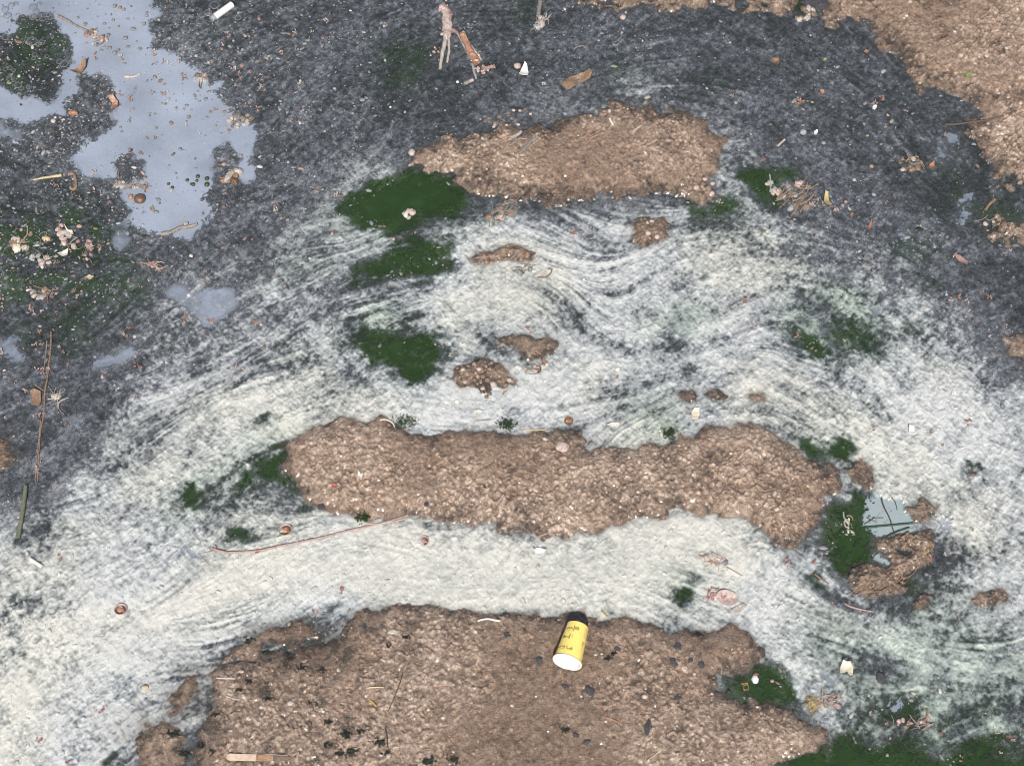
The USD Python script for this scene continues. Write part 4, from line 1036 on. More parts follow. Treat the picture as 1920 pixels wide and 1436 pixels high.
scrap('white_scrap', 'white chip high on the froth between the small mud patches and right belt', 'scrap', 1157, 698, [(-4, 5), (-3, -5), (4, -6), (5, 3)], 'white_paper', .2, 3)
scrap('lid', 'pale pinkish disc half sunk in curdled foam at the right end of the froth channel', 'lid', 1363, 1122, oval(0, 0, 21, 14, 15, 16), 'pale_petal', .10, 2, dz=.001)
scrap('broken_disc', 'broken pale disc fragment beside the pinkish disc in the curdled foam', 'scrap', 1386, 1140, [(-16, 4), (-4, -4), (8, -8), (14, -4), (6, 4), (-4, 9)], 'pale_lump', .05, 1.6)
scrap('ochre_crust', 'square ochre-brown flake leaning on the long thin twig at the left', 'flake', 69, 748, [(-11, -14), (-3, -17), (8, -13), (9, 6), (6, 14), (-9, 13)], 'bark', .08, 3)
scrap('leaf', 'tan leaf in the scum right of the upper bar', 'leaf', 1452, 116, [(-10, 2), (-3, -5), (8, -4), (10, 1), (2, 5)], 'brown_leaf', .25)
scrap('leaf', 'small green leaf in the scum below the dark pit', 'leaf', 1545, 114, [(-6, 3), (0, -3), (6, -2), (4, 3)], 'green_leaf', .4)
scrap('leaf', 'yellow pointed leaf beside pink petals right of the upper bar', 'leaf', 1549, 378, [(-3, -15), (3, -14), (5, -2), (10, 10), (3, 8), (-5, 2)], 'yellow_leaf', .25)
scrap('leaf', 'orange oval leaf in the scum nearest the star-shaped one', 'leaf', 1541, 175, [(-4, -4), (3, -4), (5, 2), (-1, 6)], 'orange_leaf', .3)
scrap('leaf', 'tiny orange leaf near the edge of the corner bank', 'leaf', 1624, 98, [(-5, 0), (0, -3), (4, 1), (0, 4)], 'orange_leaf', .3)
scrap('leaf', 'rust-red leaf speck near the left end of the middle bar', 'leaf', 628, 911, [(-5, -3), (3, -3), (6, 2), (0, 4), (-5, 2)], 'red_petal', .2)
scrap('leaf', 'orange leaf curl in the dark scum under the corner bank', 'leaf', 1746, 313, [(-7, 4), (-3, -4), (4, -7), (6, 0), (0, 6)], 'orange_leaf', .35)
scrap('leaf', 'pink-orange strip in the scum right of the yellow leaf', 'leaf', 1630, 423, [(-4, 8), (0, -3), (4, -9), (4, 2), (0, 9)], 'orange_leaf', .2)
scrap('leaf', 'reddish strip of leaf at the right side of the scum', 'leaf', 1803, 490, [(-14, -8), (-4, -10), (12, 2), (10, 8), (-6, 0)], 'salmon_petal', .15)
scrap('leaf', 'brown curled leaf on the left rim of the pale blue film', 'leaf', 214, 195, [(-10, -8), (0, -10), (8, -2), (9, 8), (2, 12), (-6, 10), (-3, 0)], 'copper', .3, 1.5)
scrap('leaf', 'green lime-coloured leaf speck on the corner bank', 'leaf', 1813, 143, [(-9, 4), (-2, -3), (8, -5), (6, 1), (-2, 5)], 'green_leaf', .3)
scrap('leaf', 'tan boat-shaped leaf curl between green water and film at upper left', 'leaf', 150, 132, [(-16, 9), (-6, -2), (6, -12), (14, -13), (12, -2), (0, 9), (-8, 12)], 'bark', .35, 1.6)
scrap('leaf', 'cream pointed leaf on the debris raft at the left edge', 'leaf', 131, 436, [(-9, -10), (-3, -4), (5, -3), (9, 8), (3, 6), (-4, 2)], 'cream_flesh', .25, 1.5)
scrap('leaf', 'white-grey leaf flake at the bottom of the debris raft at the left', 'leaf', 121, 475, [(-12, 3), (0, -4), (8, -6), (6, 4), (-4, 7)], 'white_paper', .2, 1.5)
scrap('leaf', 'pale olive leaf near the small green square of open water', 'leaf', 168, 520, [(-9, 2), (0, -4), (9, 0), (2, 4)], 'straw', .3)
scrap('bark_piece', 'ridged brown curl of bark floating in the grey scum above the upper bar', 'bark', 1080, 152, [(-28, 14), (-20, 2), (-8, -6), (8, -12), (24, -18), (30, -10), (26, -2), (10, 2), (-4, 12), (-18, 20)], 'bark', .12, 2.5, .14, dz=.003)

def ball(name, label, cat, u, v, w, h, mat, group=None, sq=.75, rough=.3, sub=2, rot=0.0, dz=None):
    s = px(u, v)
    sd = nxt()
    return one(name, label, cat, u, v, turn(lump(w / 2 * s, h / 2 * s, (w + h) / 4 * s * sq, sd, sub, rough), rot), mat, group, dz=(w + h) / 4 * s * sq * .45 if dz is None else dz)
ball('pebble', 'orange oval pebble on the left arm of the pale blue film', 'pebble', 137, 212, 19, 11, 'orange_leaf', rough=.15, sub=3)
ball('nub', 'pale round nub in the scum left of the pale blue film', 'nub', 100, 227, 10, 10, 'pale_lump')
ball('seed_pod', 'dark brown ball afloat at the bottom of the pale blue film', 'seed pod', 262, 373, 22, 21, 'brown_seed', rough=.18, sub=3)
ball('seed_pod', 'small reddish seed touching the dark brown ball on the film', 'seed pod', 245, 369, 10, 11, 'copper', rough=.2)
ball('knob', 'pale pinkish ball touching the white triangular scrap', 'knob', 970, 124, 13, 13, 'pale_petal', rough=.25)
ball('knob', 'pinkish white ball alone in the scum near the top edge', 'knob', 1168, 33, 11, 11, 'pale_petal', rough=.25)
ball('knob', 'white dot in the scum beside the pale capsule stub', 'knob', 858, 154, 6, 6, 'white_paper', rough=.15)
ball('knob', 'tiny white dot in the scum left of the upper bar', 'knob', 732, 201, 4.5, 4.5, 'white_paper', rough=.1)
ball('knob', 'grey ball next to the white seed-like bit right of the upper bar', 'knob', 1506, 248, 13, 12, 'dirty_grey', rough=.25)
ball('knob', 'pale stump end at the left tip of the upper bar', 'knob', 772, 286, 13, 16, 'pale_lump', rough=.25)
ball('knob', 'brown round nub in the scum, centre right, below the corner bank', 'knob', 1634, 312, 9, 8, 'tan_wood', rough=.25)
ball('white_shell', 'white shell-like oval in the green water inlet of the bottom bank', 'shell', 1416, 1273, 13, 17, 'white_plastic', rough=.2, sub=3)
ball('brown_husk', 'dark brown husk capping the white shell in the green inlet', 'husk', 1418, 1263, 12, 7, 'brown_seed', rough=.4)
ball('pink_crumb', 'small pinkish crumb afloat in the middle of the green inlet', 'crumb', 1448, 1276, 8, 7, 'salmon_petal')
ball('pebble', 'orange-tan pebble set in the froth left of the bottom bank', 'pebble', 272, 1288, 14, 9, 'straw', rough=.2)
ball('stone', 'angular pinkish stone at the top edge of the middle bar', 'stone', 1054, 838, 24, 22, 'pale_petal', rough=.5, sq=.5)
ball('dark_wad', 'black wad added to darken the shadowed pit cut by the top edge', 'wad', 1531, 6, 44, 34, 'black_lump', rough=.8, sq=.2, sub=3)  # black shape added to darken the shadowed pit
ball('dark_blob', 'black round blob in the streaky froth below the cream paper scrap', 'blob', 1651, 1270, 17, 24, 'black_lump', rough=.4, sq=.3)
ball('pebble', 'brown pebble-like lump on the bottom bank left of the cup', 'pebble', 736, 1184, 20, 10, 'pale_lump', rough=.5, sq=.4)
for i, (u, v, w, h) in enumerate([(951, 1190, 17, 16), (1011, 1237, 19, 17), (1106, 1294, 25, 16), (1059, 1287, 18, 12), (1271, 1213, 22, 17), (1265, 1241, 22, 14), (1271, 1308, 15, 13), (1215, 1362, 36, 15), (1079, 1377, 16, 12), (1101, 1390, 18, 12), (1315, 1246, 16, 14), (911, 913, 14, 8), (968, 955, 12, 10), (800, 945, 12, 10), (684, 1176, 12, 8), (1295, 1237, 14, 10), (603, 950, 16, 18), (1158, 1215, 16, 10)]):
    ball('black_lump', 'blackish wet lump in mud', 'lump', u, v, w * .8, h * .8, 'black_lump', 'black lumps in the mud', .3, .75, 3, i * 1.1)
for u, v, w in [(1117, 1227, 8), (1128, 1226, 6), (1209, 1305, 12), (1090, 1305, 5), (974, 905, 5), (1211, 886, 6), (1006, 920, 5), (1136, 1352, 5), (850, 1409, 7), (1887, 90, 8), (1850, 105, 10), (1867, 24, 8), (1853, 232, 7), (1700, 30, 6), (1790, 60, 6), (430, 1301, 8), (438, 1283, 7), (433, 1370, 9), (545, 1318, 15), (490, 1325, 10), (606, 1333, 6), (1425, 1352, 7), (1384, 1408, 5), (590, 1418, 6), (715, 1415, 6), (890, 1290, 6), (960, 1322, 9), (1005, 1305, 5), (1335, 1300, 7), (1420, 1325, 6), (710, 900, 6), (1370, 850, 6), (1300, 890, 6), (1460, 930, 7), (1240, 940, 6), (640, 855, 6), (760, 870, 7), (1130, 250, 6), (1240, 300, 7), (1060, 330, 6), (980, 330, 6)]:
    ball('pale_grit', ('white' if w <= 6 else 'pale') + ' grit speck', 'grit', u, v, w, w * .8, 'pale_lump' if w > 6 else 'white_paper', 'pale grit on the mud banks', .7, .4, 1)
for u, v, w in [(351, 338, 7), (358, 345, 5), (371, 331, 8), (369, 339, 6), (388, 335, 9), (362, 346, 8), (388, 346, 10), (323, 352, 7), (316, 345, 6)]:
    ball('green_ball', 'dark green floating ball', 'ball', u, v, w, w, 'green_ball', 'green balls on the film', .8, .15, 2)
for u, v, w in [(910, 228, 9), (918, 222, 11), (928, 230, 10), (936, 219, 12), (945, 226, 9), (953, 212, 11), (960, 222, 12), (968, 232, 10), (972, 234, 8), (940, 234, 9), (950, 235, 8), (975, 208, 8), (926, 238, 8), (985, 205, 9), (963, 207, 8), (995, 214, 8)]:
    ball('pebble', 'pinkish pebble in a row', 'pebble', u, v, w * .85, w * .7, 'pale_petal' if w < 9 else 'sludge', 'pebbles above the upper bar', .7, .4, 1)
for i, (u, v, w) in enumerate([(868, 693, 9), (878, 686, 8), (884, 700, 10), (898, 692, 9), (905, 706, 11), (915, 712, 12), (925, 720, 12), (890, 712, 9), (862, 706, 8), (872, 716, 8), (936, 714, 10), (948, 722, 11), (905, 728, 9), (918, 738, 9), (912, 744, 8), (955, 712, 8), (858, 690, 7), (1205, 425, 10), (1215, 437, 11), (1228, 428, 9), (1238, 420, 8), (1222, 415, 9), (1190, 432, 8), (1240, 436, 8), (1232, 444, 10), (1285, 352, 10), (1296, 342, 11), (1306, 352, 12), (1318, 345, 11), (1328, 352, 12), (1335, 362, 10), (1312, 364, 11), (1298, 360, 9), (1322, 336, 9), (1290, 330, 9), (1280, 340, 9), (1336, 344, 9), (1302, 334, 8)]):
    ball('nodule', ('brown' if i % 3 else 'pinkish') + ' nodule', 'nodule', u, v, w, w * .9, 'sludge' if i % 3 else 'pale_petal', 'nodules on pebbly clumps', .75, .4, 2)

# ------------------------------------------------------------------ sticks, stems, reeds
reed = stick('reed', 'long thin pinkish reed lying along the edge between froth channel and middle bar', 'reed', [(397, 1028), (430, 1036), (470, 1034), (530, 1023), (600, 1009), (660, 994), (720, 980), (766, 967)], 2.4, 'pink_root', None, 2.0, .3, 26, .3,
             [('side_shoot', [(412, 1030), (395, 1034), (378, 1038)], 1.5, 'pink_root'), ('side_shoot', [(690, 983), (730, 980), (760, 972)], 1.4, 'pale_petal'), ('side_shoot', [(402, 1022), (405, 1030), (412, 1036)], 1.8, 'pale_petal')])
t_ = stick('twig', 'long thin twig hung with pink bits, upright in the left of the scum', 'twig', [(97, 622), (94, 660), (90, 700), (85, 735), (82, 770), (77, 800), (74, 840), (72, 902)], 1.8, 'bark', None, 1.4, 1.6, 30, .3,
           [('side_shoot', [(88, 640), (85, 670), (80, 700)], 1.3, 'grey_twig'), ('side_shoot', [(76, 790), (72, 830), (68, 880)], 1.3, 'grey_twig'), ('side_shoot', [(72, 880), (66, 897), (70, 908)], 1.2, 'grey_twig'), ('side_shoot', [(85, 735), (75, 728), (66, 722)], 1.2, 'tan_wood')])
for u, v, w in [(90, 650, 5), (93, 665, 6), (88, 680, 6), (92, 692, 7), (86, 699, 6), (84, 742, 6), (78, 778, 7), (73, 782, 6), (75, 793, 6), (72, 850, 5), (76, 870, 6), (71, 880, 7), (76, 888, 5)]:
    q_ = t_.at(u, v)[0]
    t_.part('petal_scrap', turn(petals(1, nxt(), 3, w * t_.s), 0, 0, 0, q_ + [0, 0, .003]), 'salmon_petal' if w < 7 else 'pale_petal')
def lolly():
    t = T('wooden_stick', 'flat pale wooden stick with a round end, half buried in mud at the bottom edge', 'wooden stick', 485, 1419)
    u0, u1, vc = 425, 570, 1418.5
    def bar(ua, ub, wa, wb, rounded):
        top = [(u, vc + (u - 425) * .025 - (wa + (wb - wa) * (u - ua) / (ub - ua))) for u in np.linspace(ua + (5 if rounded else 0), ub, 8)]
        bot = [(u, vc + (u - 425) * .025 + (wa + (wb - wa) * (u - ua) / (ub - ua))) for u in np.linspace(ub, ua + (5 if rounded else 0), 8)]
        o = top + bot + ([(ua + 1.5, vc + wa * .75), (ua, vc), (ua + 1.5, vc - wa * .75)] if rounded else [])
        return [tuple((t.at(a, b)[0])[:2]) for a, b in o]
    z = max(t.at(u, 1418.5)[0][2] for u in (430, 445, 460, 480)) 
    t.part('clean_end', turn(plate(bar(425, 480, 6.2, 6.0, True), .0032, 0, 1, .004), at=(0, 0, z + .0006)), 'pale_wood', 25)
    t.part('stained_length', turn(plate(bar(480.3, 512, 5.9, 5.2, False), .0030, 0, 2, .02), at=(0, 0, z + .0004)), 'stained_wood', 25)
    t.part('muddy_end', turn(plate(bar(512.3, 568, 5.0, 2.4, False), .0022, 0, 3, .05), at=(0, 0, z - .0002)), 'sludge', 25)
    for u, w in ((515, 8), (522, 7), (532, 7), (541, 8), (553, 6)):
        t.part('mud_blob', turn(lump(w * .4 * t.s, w * .3 * t.s, .002, u, 2, .6), 0, 0, 0, t.at(u, 1419.5)[0] + [0, 0, .003]), 'sludge')
    P = path([(497, 1414), (520, 1415), (540, 1417)], 8, .1, 3); l = t.at(P[:, 0], P[:, 1]); l[:, 2] = z + .0045
    t.part('splinter', tube(l, .0007, 5, 3), 'pale_petal')
lolly()
stick('wooden_stick', 'olive-grey stick end standing in dark water at the left edge', 'stick', [(49, 912), (45, 945), (40, 980), (34, 1008)], 4.2, 'olive_wood', None, 4.8, .3, 12, .3, [('split', [(44, 930), (38, 975)], 1.3, 'grey_twig')])
stick('twig', 'dark thin twig pointing left out of the corner bank', 'twig', [(1772, 234), (1800, 233), (1840, 230), (1880, 225), (1905, 218)], 2.4, 'dark_wood', None, 1.6, .6, 16, .4)
stick('twig', 'thin grey stick floating at the top left corner above green water', 'twig', [(108, 32), (122, 38), (145, 51), (166, 60)], 3.0, 'grey_twig', None, 2.0, .5, 12)
stick('twig', 'yellowish stick tapering to a point left of the pale film', 'twig', [(62, 338), (85, 334), (116, 330)], 1.3, 'straw', None, 3.2, .3, 10)
stick('twig', 'curled brown twig loop between the yellow stick and the film', 'twig', [(128, 328), (138, 327), (142, 338), (143, 350), (138, 357), (132, 352)], 3.4, 'bark', None, 3.0, .3, 14)
stick('curled_bark', 'curled grey bark strip along the bottom edge of the pale film', 'bark', [(303, 441), (320, 438), (340, 428), (356, 426), (369, 421)], 4.5, 'grey_twig', None, 3.5, .6, 14, .3, [('inner_strip', [(310, 439), (335, 431), (352, 428)], 2.2, 'pale_petal'), ('knot', [(345, 424), (353, 421)], 4.5, 'pale_lump')])
stick('elongated_husk', 'pale elongated husk on the upper part of the pale film', 'husk', [(234, 145), (248, 146), (262, 141)], 3.2, 'pale_lump', None, 2.2, .5, 9)
stick('stick', 'vertical grey stick cut by the top edge left of the corner bank', 'stick', [(1016, -10), (1012, 10), (1009, 32)], 3.6, 'grey_twig', None, 4.6, .4, 9)
stick('arched_twig', 'thin arched stem in the scum above the bark curl', 'twig', [(1076, 95), (1082, 89), (1092, 87), (1099, 92)], 1.3, 'grey_twig', None, 1.2, .1, 10)
stick('stick', 'grey stick lying diagonally on the left of the upper bar', 'stick', [(972, 291), (985, 280), (995, 268), (1005, 261)], 4.0, 'grey_twig', None, 3.6, .5, 10, .2)
stick('stick', 'second grey stick lying left of the diagonal one on the upper bar', 'stick', [(955, 276), (965, 270), (976, 262), (988, 262)], 2.6, 'grey_twig', None, 2.2, .5, 10, .2)
stick('stick', 'short pale stick behind the two grey ones on the upper bar', 'stick', [(962, 260), (972, 254), (977, 249)], 3.2, 'pale_lump', None, 3.0, .3, 8, .2)
stick('stick', 'long faint stick across the middle of the upper bar', 'stick', [(1103, 262), (1115, 256), (1135, 250)], 1.8, 'tan_wood', None, 1.5, .5, 10, .2)
stick('stick', 'pale stick lying at the upper right of the upper bar', 'stick', [(1185, 250), (1195, 242), (1202, 237)], 2.2, 'pale_lump', None, 1.8, .4, 8, .2)
stick('curved_straw', 'thin curved white straw bent over the top edge of the middle bar', 'straw', [(713, 791), (725, 789), (735, 793), (740, 802)], 1.5, 'cream_flesh', None, 1.2, .1, 10, .1)
stick('straw', 'long thin straw along the top edge of the middle bar', 'straw', [(980, 808), (1005, 806), (1030, 808)], 1.2, 'straw', None, 1.0, .2, 10, .1)
stick('straw', 'dark thin straw in the froth just above the middle bar', 'straw', [(893, 788), (908, 788), (922, 787)], 1.2, 'grey_twig', None, 1.0, .2, 8, .1)
stick('bent_twig', 'bent chalk-white twig on the bottom bank left of the cup', 'twig', [(896, 1166), (906, 1162), (916, 1161), (926, 1163), (938, 1165)], 2.0, 'white_paper', None, 2.2, .3, 12, .15)
stick('straw', 'yellow straw at the water edge right of the cup', 'straw', [(1128, 1146), (1133, 1151), (1138, 1156)], 1.7, 'yellow_straw', None, 1.4, .2, 7, .1)
stick('straw', 'pale straw low on the bottom bank, left of centre', 'straw', [(688, 1290), (702, 1289), (720, 1289)], 1.4, 'straw', None, 1.0, .4, 9, .1)
stick('straw', 'short orange straw with a white tip on the lower bottom bank', 'straw', [(692, 1311), (699, 1317), (706, 1325)], 1.6, 'yellow_straw', None, 1.5, .3, 8, .1)
stick('straw', 'thin straw slanting at the bottom edge right of the cup', 'straw', [(1212, 1427), (1224, 1418), (1240, 1405)], 1.3, 'straw', None, 1.0, .4, 9, .1)
stick('straw', 'thin pale straw on the left of the bottom bank above the wooden stick', 'straw', [(424, 1305), (436, 1309), (450, 1312)], 1.4, 'pale_lump', None, 1.1, .4, 9, .1)
stick('root', 'rusty orange root thread on the bottom bank below the cup', 'root', [(1133, 1345), (1145, 1347), (1155, 1352), (1166, 1358)], 1.3, 'orange_leaf', None, 1.0, .9, 12, .1)
stick('twig', 'dark upright twig on the left of the bottom bank', 'twig', [(722, 1366), (725, 1380), (727, 1402)], 1.6, 'dark_wood', None, 1.2, .5, 9, .2)
stick('twig', 'thin brown twig tracing a crack in the left of the bottom bank', 'twig', [(755, 1260), (748, 1285), (738, 1310), (727, 1335)], 1.1, 'dark_wood', None, .9, .8, 12, .35)
stick('branch', 'reflection of a long dark branch, built as a stem on the sky-coloured pool', 'branch', [(1652, 935), (1658, 955), (1664, 964), (1670, 978), (1673, 990), (1676, 997)], 1.5, 'dark_wood', None, 1.1, .6, 14, .1)  # branch reflections in the pool, modelled as solid stems on its surface
stick('branch', 'straight dark green reflection built as a stem across the sky-coloured pool', 'branch', [(1620, 990), (1660, 986), (1712, 981)], 2.2, 'olive_stem', None, 1.9, .15, 12, .2)
stick('branch', 'black reflected stick built as a stem along the upper edge of the S-shaped clump', 'branch', [(1662, 1007), (1680, 998), (1705, 989)], 2.2, 'olive_stem', None, 1.6, .2, 10, .2)
stick('branch', 'reflected forked twig built as a short stem at the left of the sky-coloured pool', 'branch', [(1621, 982), (1632, 976), (1640, 971), (1656, 971)], 1.0, 'dark_wood', None, .8, .3, 10, .1, [('fork', [(1624, 970), (1634, 975), (1644, 980)], .9, 'dark_wood')])
stick('branch', 'thin reflected twig built as a stem at the upper right of the sky-coloured pool', 'branch', [(1670, 934), (1679, 944), (1682, 956)], 1.0, 'dark_wood', None, .8, .4, 9, .1)
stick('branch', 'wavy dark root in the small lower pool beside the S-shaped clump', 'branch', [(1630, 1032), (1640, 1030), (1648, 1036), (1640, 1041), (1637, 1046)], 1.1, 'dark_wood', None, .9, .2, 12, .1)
stick('pale_root', 'crooked pale root hanging in the green water of the pool', 'root', [(1581, 960), (1582, 970), (1588, 976)], 1.6, 'dirty_grey', None, 1.4, .3, 9, .1)
stick('twig', 'brown thin twig in froth left of the S-shaped clump', 'twig', [(1528, 1075), (1540, 1086), (1554, 1095)], 1.8, 'bark', None, 1.4, .5, 10, .2)
stick('twig', 'reddish twig in the froth below the S-shaped clump', 'twig', [(1584, 1132), (1600, 1139), (1620, 1144), (1638, 1147)], 2.0, 'pink_root', None, 1.5, .5, 12, .2)
stick('twig', 'thin brown stem crossing the curdled foam by the pale disc', 'twig', [(1310, 1042), (1325, 1048), (1342, 1055)], 2.0, 'tan_wood', None, 1.6, .4, 10, .1)
stick('twig', 'thread-thin stem trailing right from the curdled foam', 'twig', [(1363, 1064), (1375, 1070), (1392, 1080)], 1.0, 'tan_wood', None, .8, .4, 10, .1)
stick('twig', 'brown forked twig in green water at the lower right', 'twig', [(1737, 1330), (1738, 1340), (1733, 1350)], 2.4, 'bark', None, 1.5, .3, 9, .1, [('fork', [(1738, 1340), (1746, 1350)], 1.6, 'bark'), ('fork', [(1737, 1330), (1730, 1324)], 1.5, 'bark')])
stick('ring_twig', 'hairpin loop of brown twig in the froth over the middle of the photo', 'twig', [(1008, 522), (1022, 521), (1032, 514), (1035, 507), (1028, 503)], 2.0, 'bark', None, 1.4, .3, 14, .1)
stick('stalk', 'reddish stalk at the edge of the froth channel under the middle bar', 'stalk', [(1006, 1007), (1016, 1004), (1027, 1000)], 1.6, 'pink_root', None, 1.2, .3, 8, .1)
stick('twig', 'thin upright twig in the scum under the tan leaf', 'twig', [(1462, 104), (1463, 118), (1459, 134)], 1.5, 'dark_wood', None, 1.2, .4, 8, .1)
stick('twig', 'grey worm-like strip in the scum near the right film specks', 'twig', [(1847, 395), (1854, 385), (1865, 376)], 3.0, 'bark', None, 2.4, .5, 9, .2)
stick('yellow_stem', 'tiny orange star of stems on the shore of the green inlet', 'stem', [(1390, 1282), (1402, 1280)], 1.2, 'orange_leaf', None, 1.0, .3, 6, .1,
      [('stem_arm', [(1393, 1280), (1394, 1292)], 1.0, 'orange_leaf'), ('stem_arm', [(1401, 1280), (1404, 1292)], 1.0, 'orange_leaf'), ('stem_arm', [(1393, 1292), (1404, 1293)], 1.0, 'orange_leaf'), ('stem_arm', [(1396, 1286), (1402, 1280)], .9, 'yellow_straw')])

# ------------------------------------------------------------------ tangles of debris
def tangle(name, label, cat, outline, sticks, lumps, mats, group=None, lmats=('sludge',), spread=None, height=6.0, lsz=(8, 16), ssz=(.8, 2.0), slen=(14, 34), direction=None, dirj=.5):
    """a heap: twigs and clods thrown inside an outline of photograph pixels, the clods below, the twigs over them"""
    o = np.array(outline, float)
    c = o.mean(0)
    g = np.random.default_rng(nxt())
    t = T(name, label, cat, c[0], c[1], group)
    def rand_in():
        while True:
            p = g.uniform(o.min(0), o.max(0))
            k = False
            for (x1, y1), (x2, y2) in zip(o, np.roll(o, -1, 0)):
                if (y1 > p[1]) != (y2 > p[1]) and p[0] < (x2 - x1) * (p[1] - y1) / (y2 - y1) + x1:
                    k = not k
            if k:
                return p
    for i in range(lumps):
        p = rand_in(); w = g.uniform(*lsz)
        t.part('clod', turn(lump(w / 2 * t.s, w / 2.6 * t.s, w / 3.2 * t.s, nxt(), 2, .7), g.uniform(0, 3), 0, 0, t.at(*p)[0] + [0, 0, w * .1 * t.s]), lmats[i % len(lmats)])
    for i in range(int(sticks * 1.4)):
        p = rand_in(); L = g.uniform(*slen) / 2
        a = g.uniform(0, np.pi) if direction is None else math.radians(direction) + g.normal(0, dirj)
        d = np.array([math.cos(a), -math.sin(a)]) * L
        bow = g.normal(0, L * .25)
        q_ = path([p - d, p + np.array([-d[1], d[0]]) / L * bow, p + d], 9, .8, nxt())
        rr = g.uniform(*ssz) * .7
        l = t.at(q_[:, 0], q_[:, 1]); l[:, 2] += np.linspace(g.uniform(.2, 1), g.uniform(.2, 1), 9) * height * t.s * .7 + rr * t.s
        t.part('twig', tube(l, np.linspace(rr, rr * .6, 9) * t.s, 6, nxt(), .25), mats[i % len(mats)])
    return t
# forked branch near the top: crust-covered arms
def forked():
    t = T('forked_branch', 'forked crusty branch with pale and red-brown arms near the top centre', 'branch', 850, 70)
    def arm(name, pts, r0, r1, mat, n=16):
        P = path(pts, n, .7, nxt()); l = t.at(P[:, 0], P[:, 1]); rad = np.linspace(r0, r1, n) * t.s; l[:, 2] += rad * .7
        t.part(name, tube(l, rad, 9, nxt(), .3), mat)
    arm('trunk', [(826, 20), (834, 24), (838, 45), (839, 68)], 9, 8, 'pale_petal')
    arm('trunk_side', [(842, 22), (844, 45), (843, 62)], 4, 5, 'bark')
    arm('pale_arm', [(837, 68), (834, 85), (829, 105), (825, 130)], 4.5, 2.6, 'pale_lump')
    arm('pale_arm', [(842, 68), (842, 90), (839, 118)], 3.0, 2.0, 'pale_lump')
    arm('bridge', [(842, 55), (852, 60), (858, 64)], 3, 3, 'salmon_petal')
    arm('red_arm', [(866, 66), (874, 82), (884, 105), (895, 122)], 6.5, 7.0, 'copper')
    arm('rim_strip', [(857, 64), (866, 80), (874, 95), (880, 108)], 2.0, 1.6, 'dirty_grey')
    arm('rim_strip', [(876, 78), (886, 90), (895, 104), (903, 114)], 2.6, 2.0, 'pale_lump')
    arm('end_strip', [(887, 120), (889, 135), (893, 149)], 2.6, 2.0, 'dirty_grey')
    arm('stub_arm', [(905, 132), (918, 128), (928, 126)], 4, 3, 'salmon_petal')
    g = np.random.default_rng(9)
    for (cu, cv, su, sv, n_) in ((836, 42, 9, 17, 20), (839, 60, 7, 8, 8), (903, 130, 11, 9, 18), (897, 112, 6, 8, 7), (834, 8, 6, 4, 5), (815, 100, 8, 10, 7)):
        for i in range(n_):
            u, v = g.normal(cu, su * .6), g.normal(cv, sv * .6); w = g.uniform(4, 8)
            t.part('crust', turn(lump(w / 2 * t.s, w / 2.5 * t.s, w / 3 * t.s, nxt(), 1, .6), g.uniform(0, 3), 0, 0, t.at(u, v)[0] + [0, 0, .006 * g.random() + .001]), ('pale_petal', 'salmon_petal', 'bark', 'pale_lump')[i % 4])
forked()
tangle('debris_raft', 'yellowish bark-like debris heap on the far left edge over green water', 'debris', [(22, 455), (42, 440), (60, 434), (85, 440), (89, 452), (80, 462), (60, 458), (52, 466), (40, 470), (32, 474)], 7, 12, ('straw', 'grey_twig'), None, ('cream_flesh', 'bark', 'pale_lump', 'straw'), lsz=(9, 20), slen=(14, 30))
tangle('debris_raft', 'pinkish white debris trail right of the yellowish heap at the left edge', 'debris', [(104, 418), (118, 416), (122, 435), (148, 448), (150, 465), (140, 478), (134, 466), (118, 458), (106, 440)], 5, 18, ('pale_lump', 'pink_root'), None, ('pale_petal', 'pale_lump', 'salmon_petal'), lsz=(7, 15), slen=(10, 22))
tangle('debris_raft', 'small pink debris scrap at the right end of the left debris trail', 'debris', [(160, 452), (172, 450), (172, 470), (168, 490), (155, 494), (156, 478), (164, 466)], 5, 8, ('pink_root',), None, ('salmon_petal', 'pale_petal'), lsz=(6, 11), slen=(10, 18))
tangle('debris_raft', 'grey lumps strung below the yellowish heap at the left edge', 'debris', [(55, 478), (70, 476), (95, 482), (105, 490), (90, 500), (76, 496), (60, 488)], 3, 12, ('grey_twig',), None, ('dirty_grey', 'pale_lump', 'pale_petal'), lsz=(6, 12))
tangle('debris_heap', 'heap of grey sticks and sludge right of the upper bar by green water', 'debris', [(1462, 358), (1478, 352), (1496, 340), (1512, 338), (1518, 355), (1519, 378), (1512, 392), (1490, 398), (1470, 394), (1478, 380), (1468, 372)], 15, 16, ('grey_twig', 'bark', 'tan_wood'), None, ('sludge', 'bark', 'pale_petal', 'dirty_grey'), slen=(22, 48), direction=38, dirj=.35, ssz=(1.0, 2.4), height=8)
tangle('debris_heap', 'lumpy pale debris bar leading left from the grey stick heap', 'debris', [(1436, 342), (1446, 340), (1462, 358), (1470, 368), (1466, 378), (1452, 368)], 4, 13, ('grey_twig', 'pale_lump'), None, ('pale_lump', 'pale_petal', 'dirty_grey'), lsz=(6, 12), direction=-45, slen=(12, 26))
tangle('debris_heap', 'nest of twisted grey sticks below the left of the upper bar', 'debris', [(915, 408), (932, 400), (940, 385), (956, 378), (968, 388), (966, 402), (950, 412), (925, 416)], 13, 8, ('grey_twig', 'tan_wood', 'grey_twig'), None, ('sludge', 'bark', 'pale_petal'), slen=(18, 40), direction=40, dirj=.4, height=7)
tangle('debris_heap', 'fibrous brown strands lying on the dark sludge ridge in the froth', 'debris', [(882, 488), (910, 476), (950, 466), (985, 462), (1002, 474), (980, 484), (940, 490), (900, 494)], 15, 8, ('tan_wood', 'bark', 'grey_twig', 'pink_root'), None, ('sludge', 'bark'), slen=(16, 36), direction=25, dirj=.4, height=4)
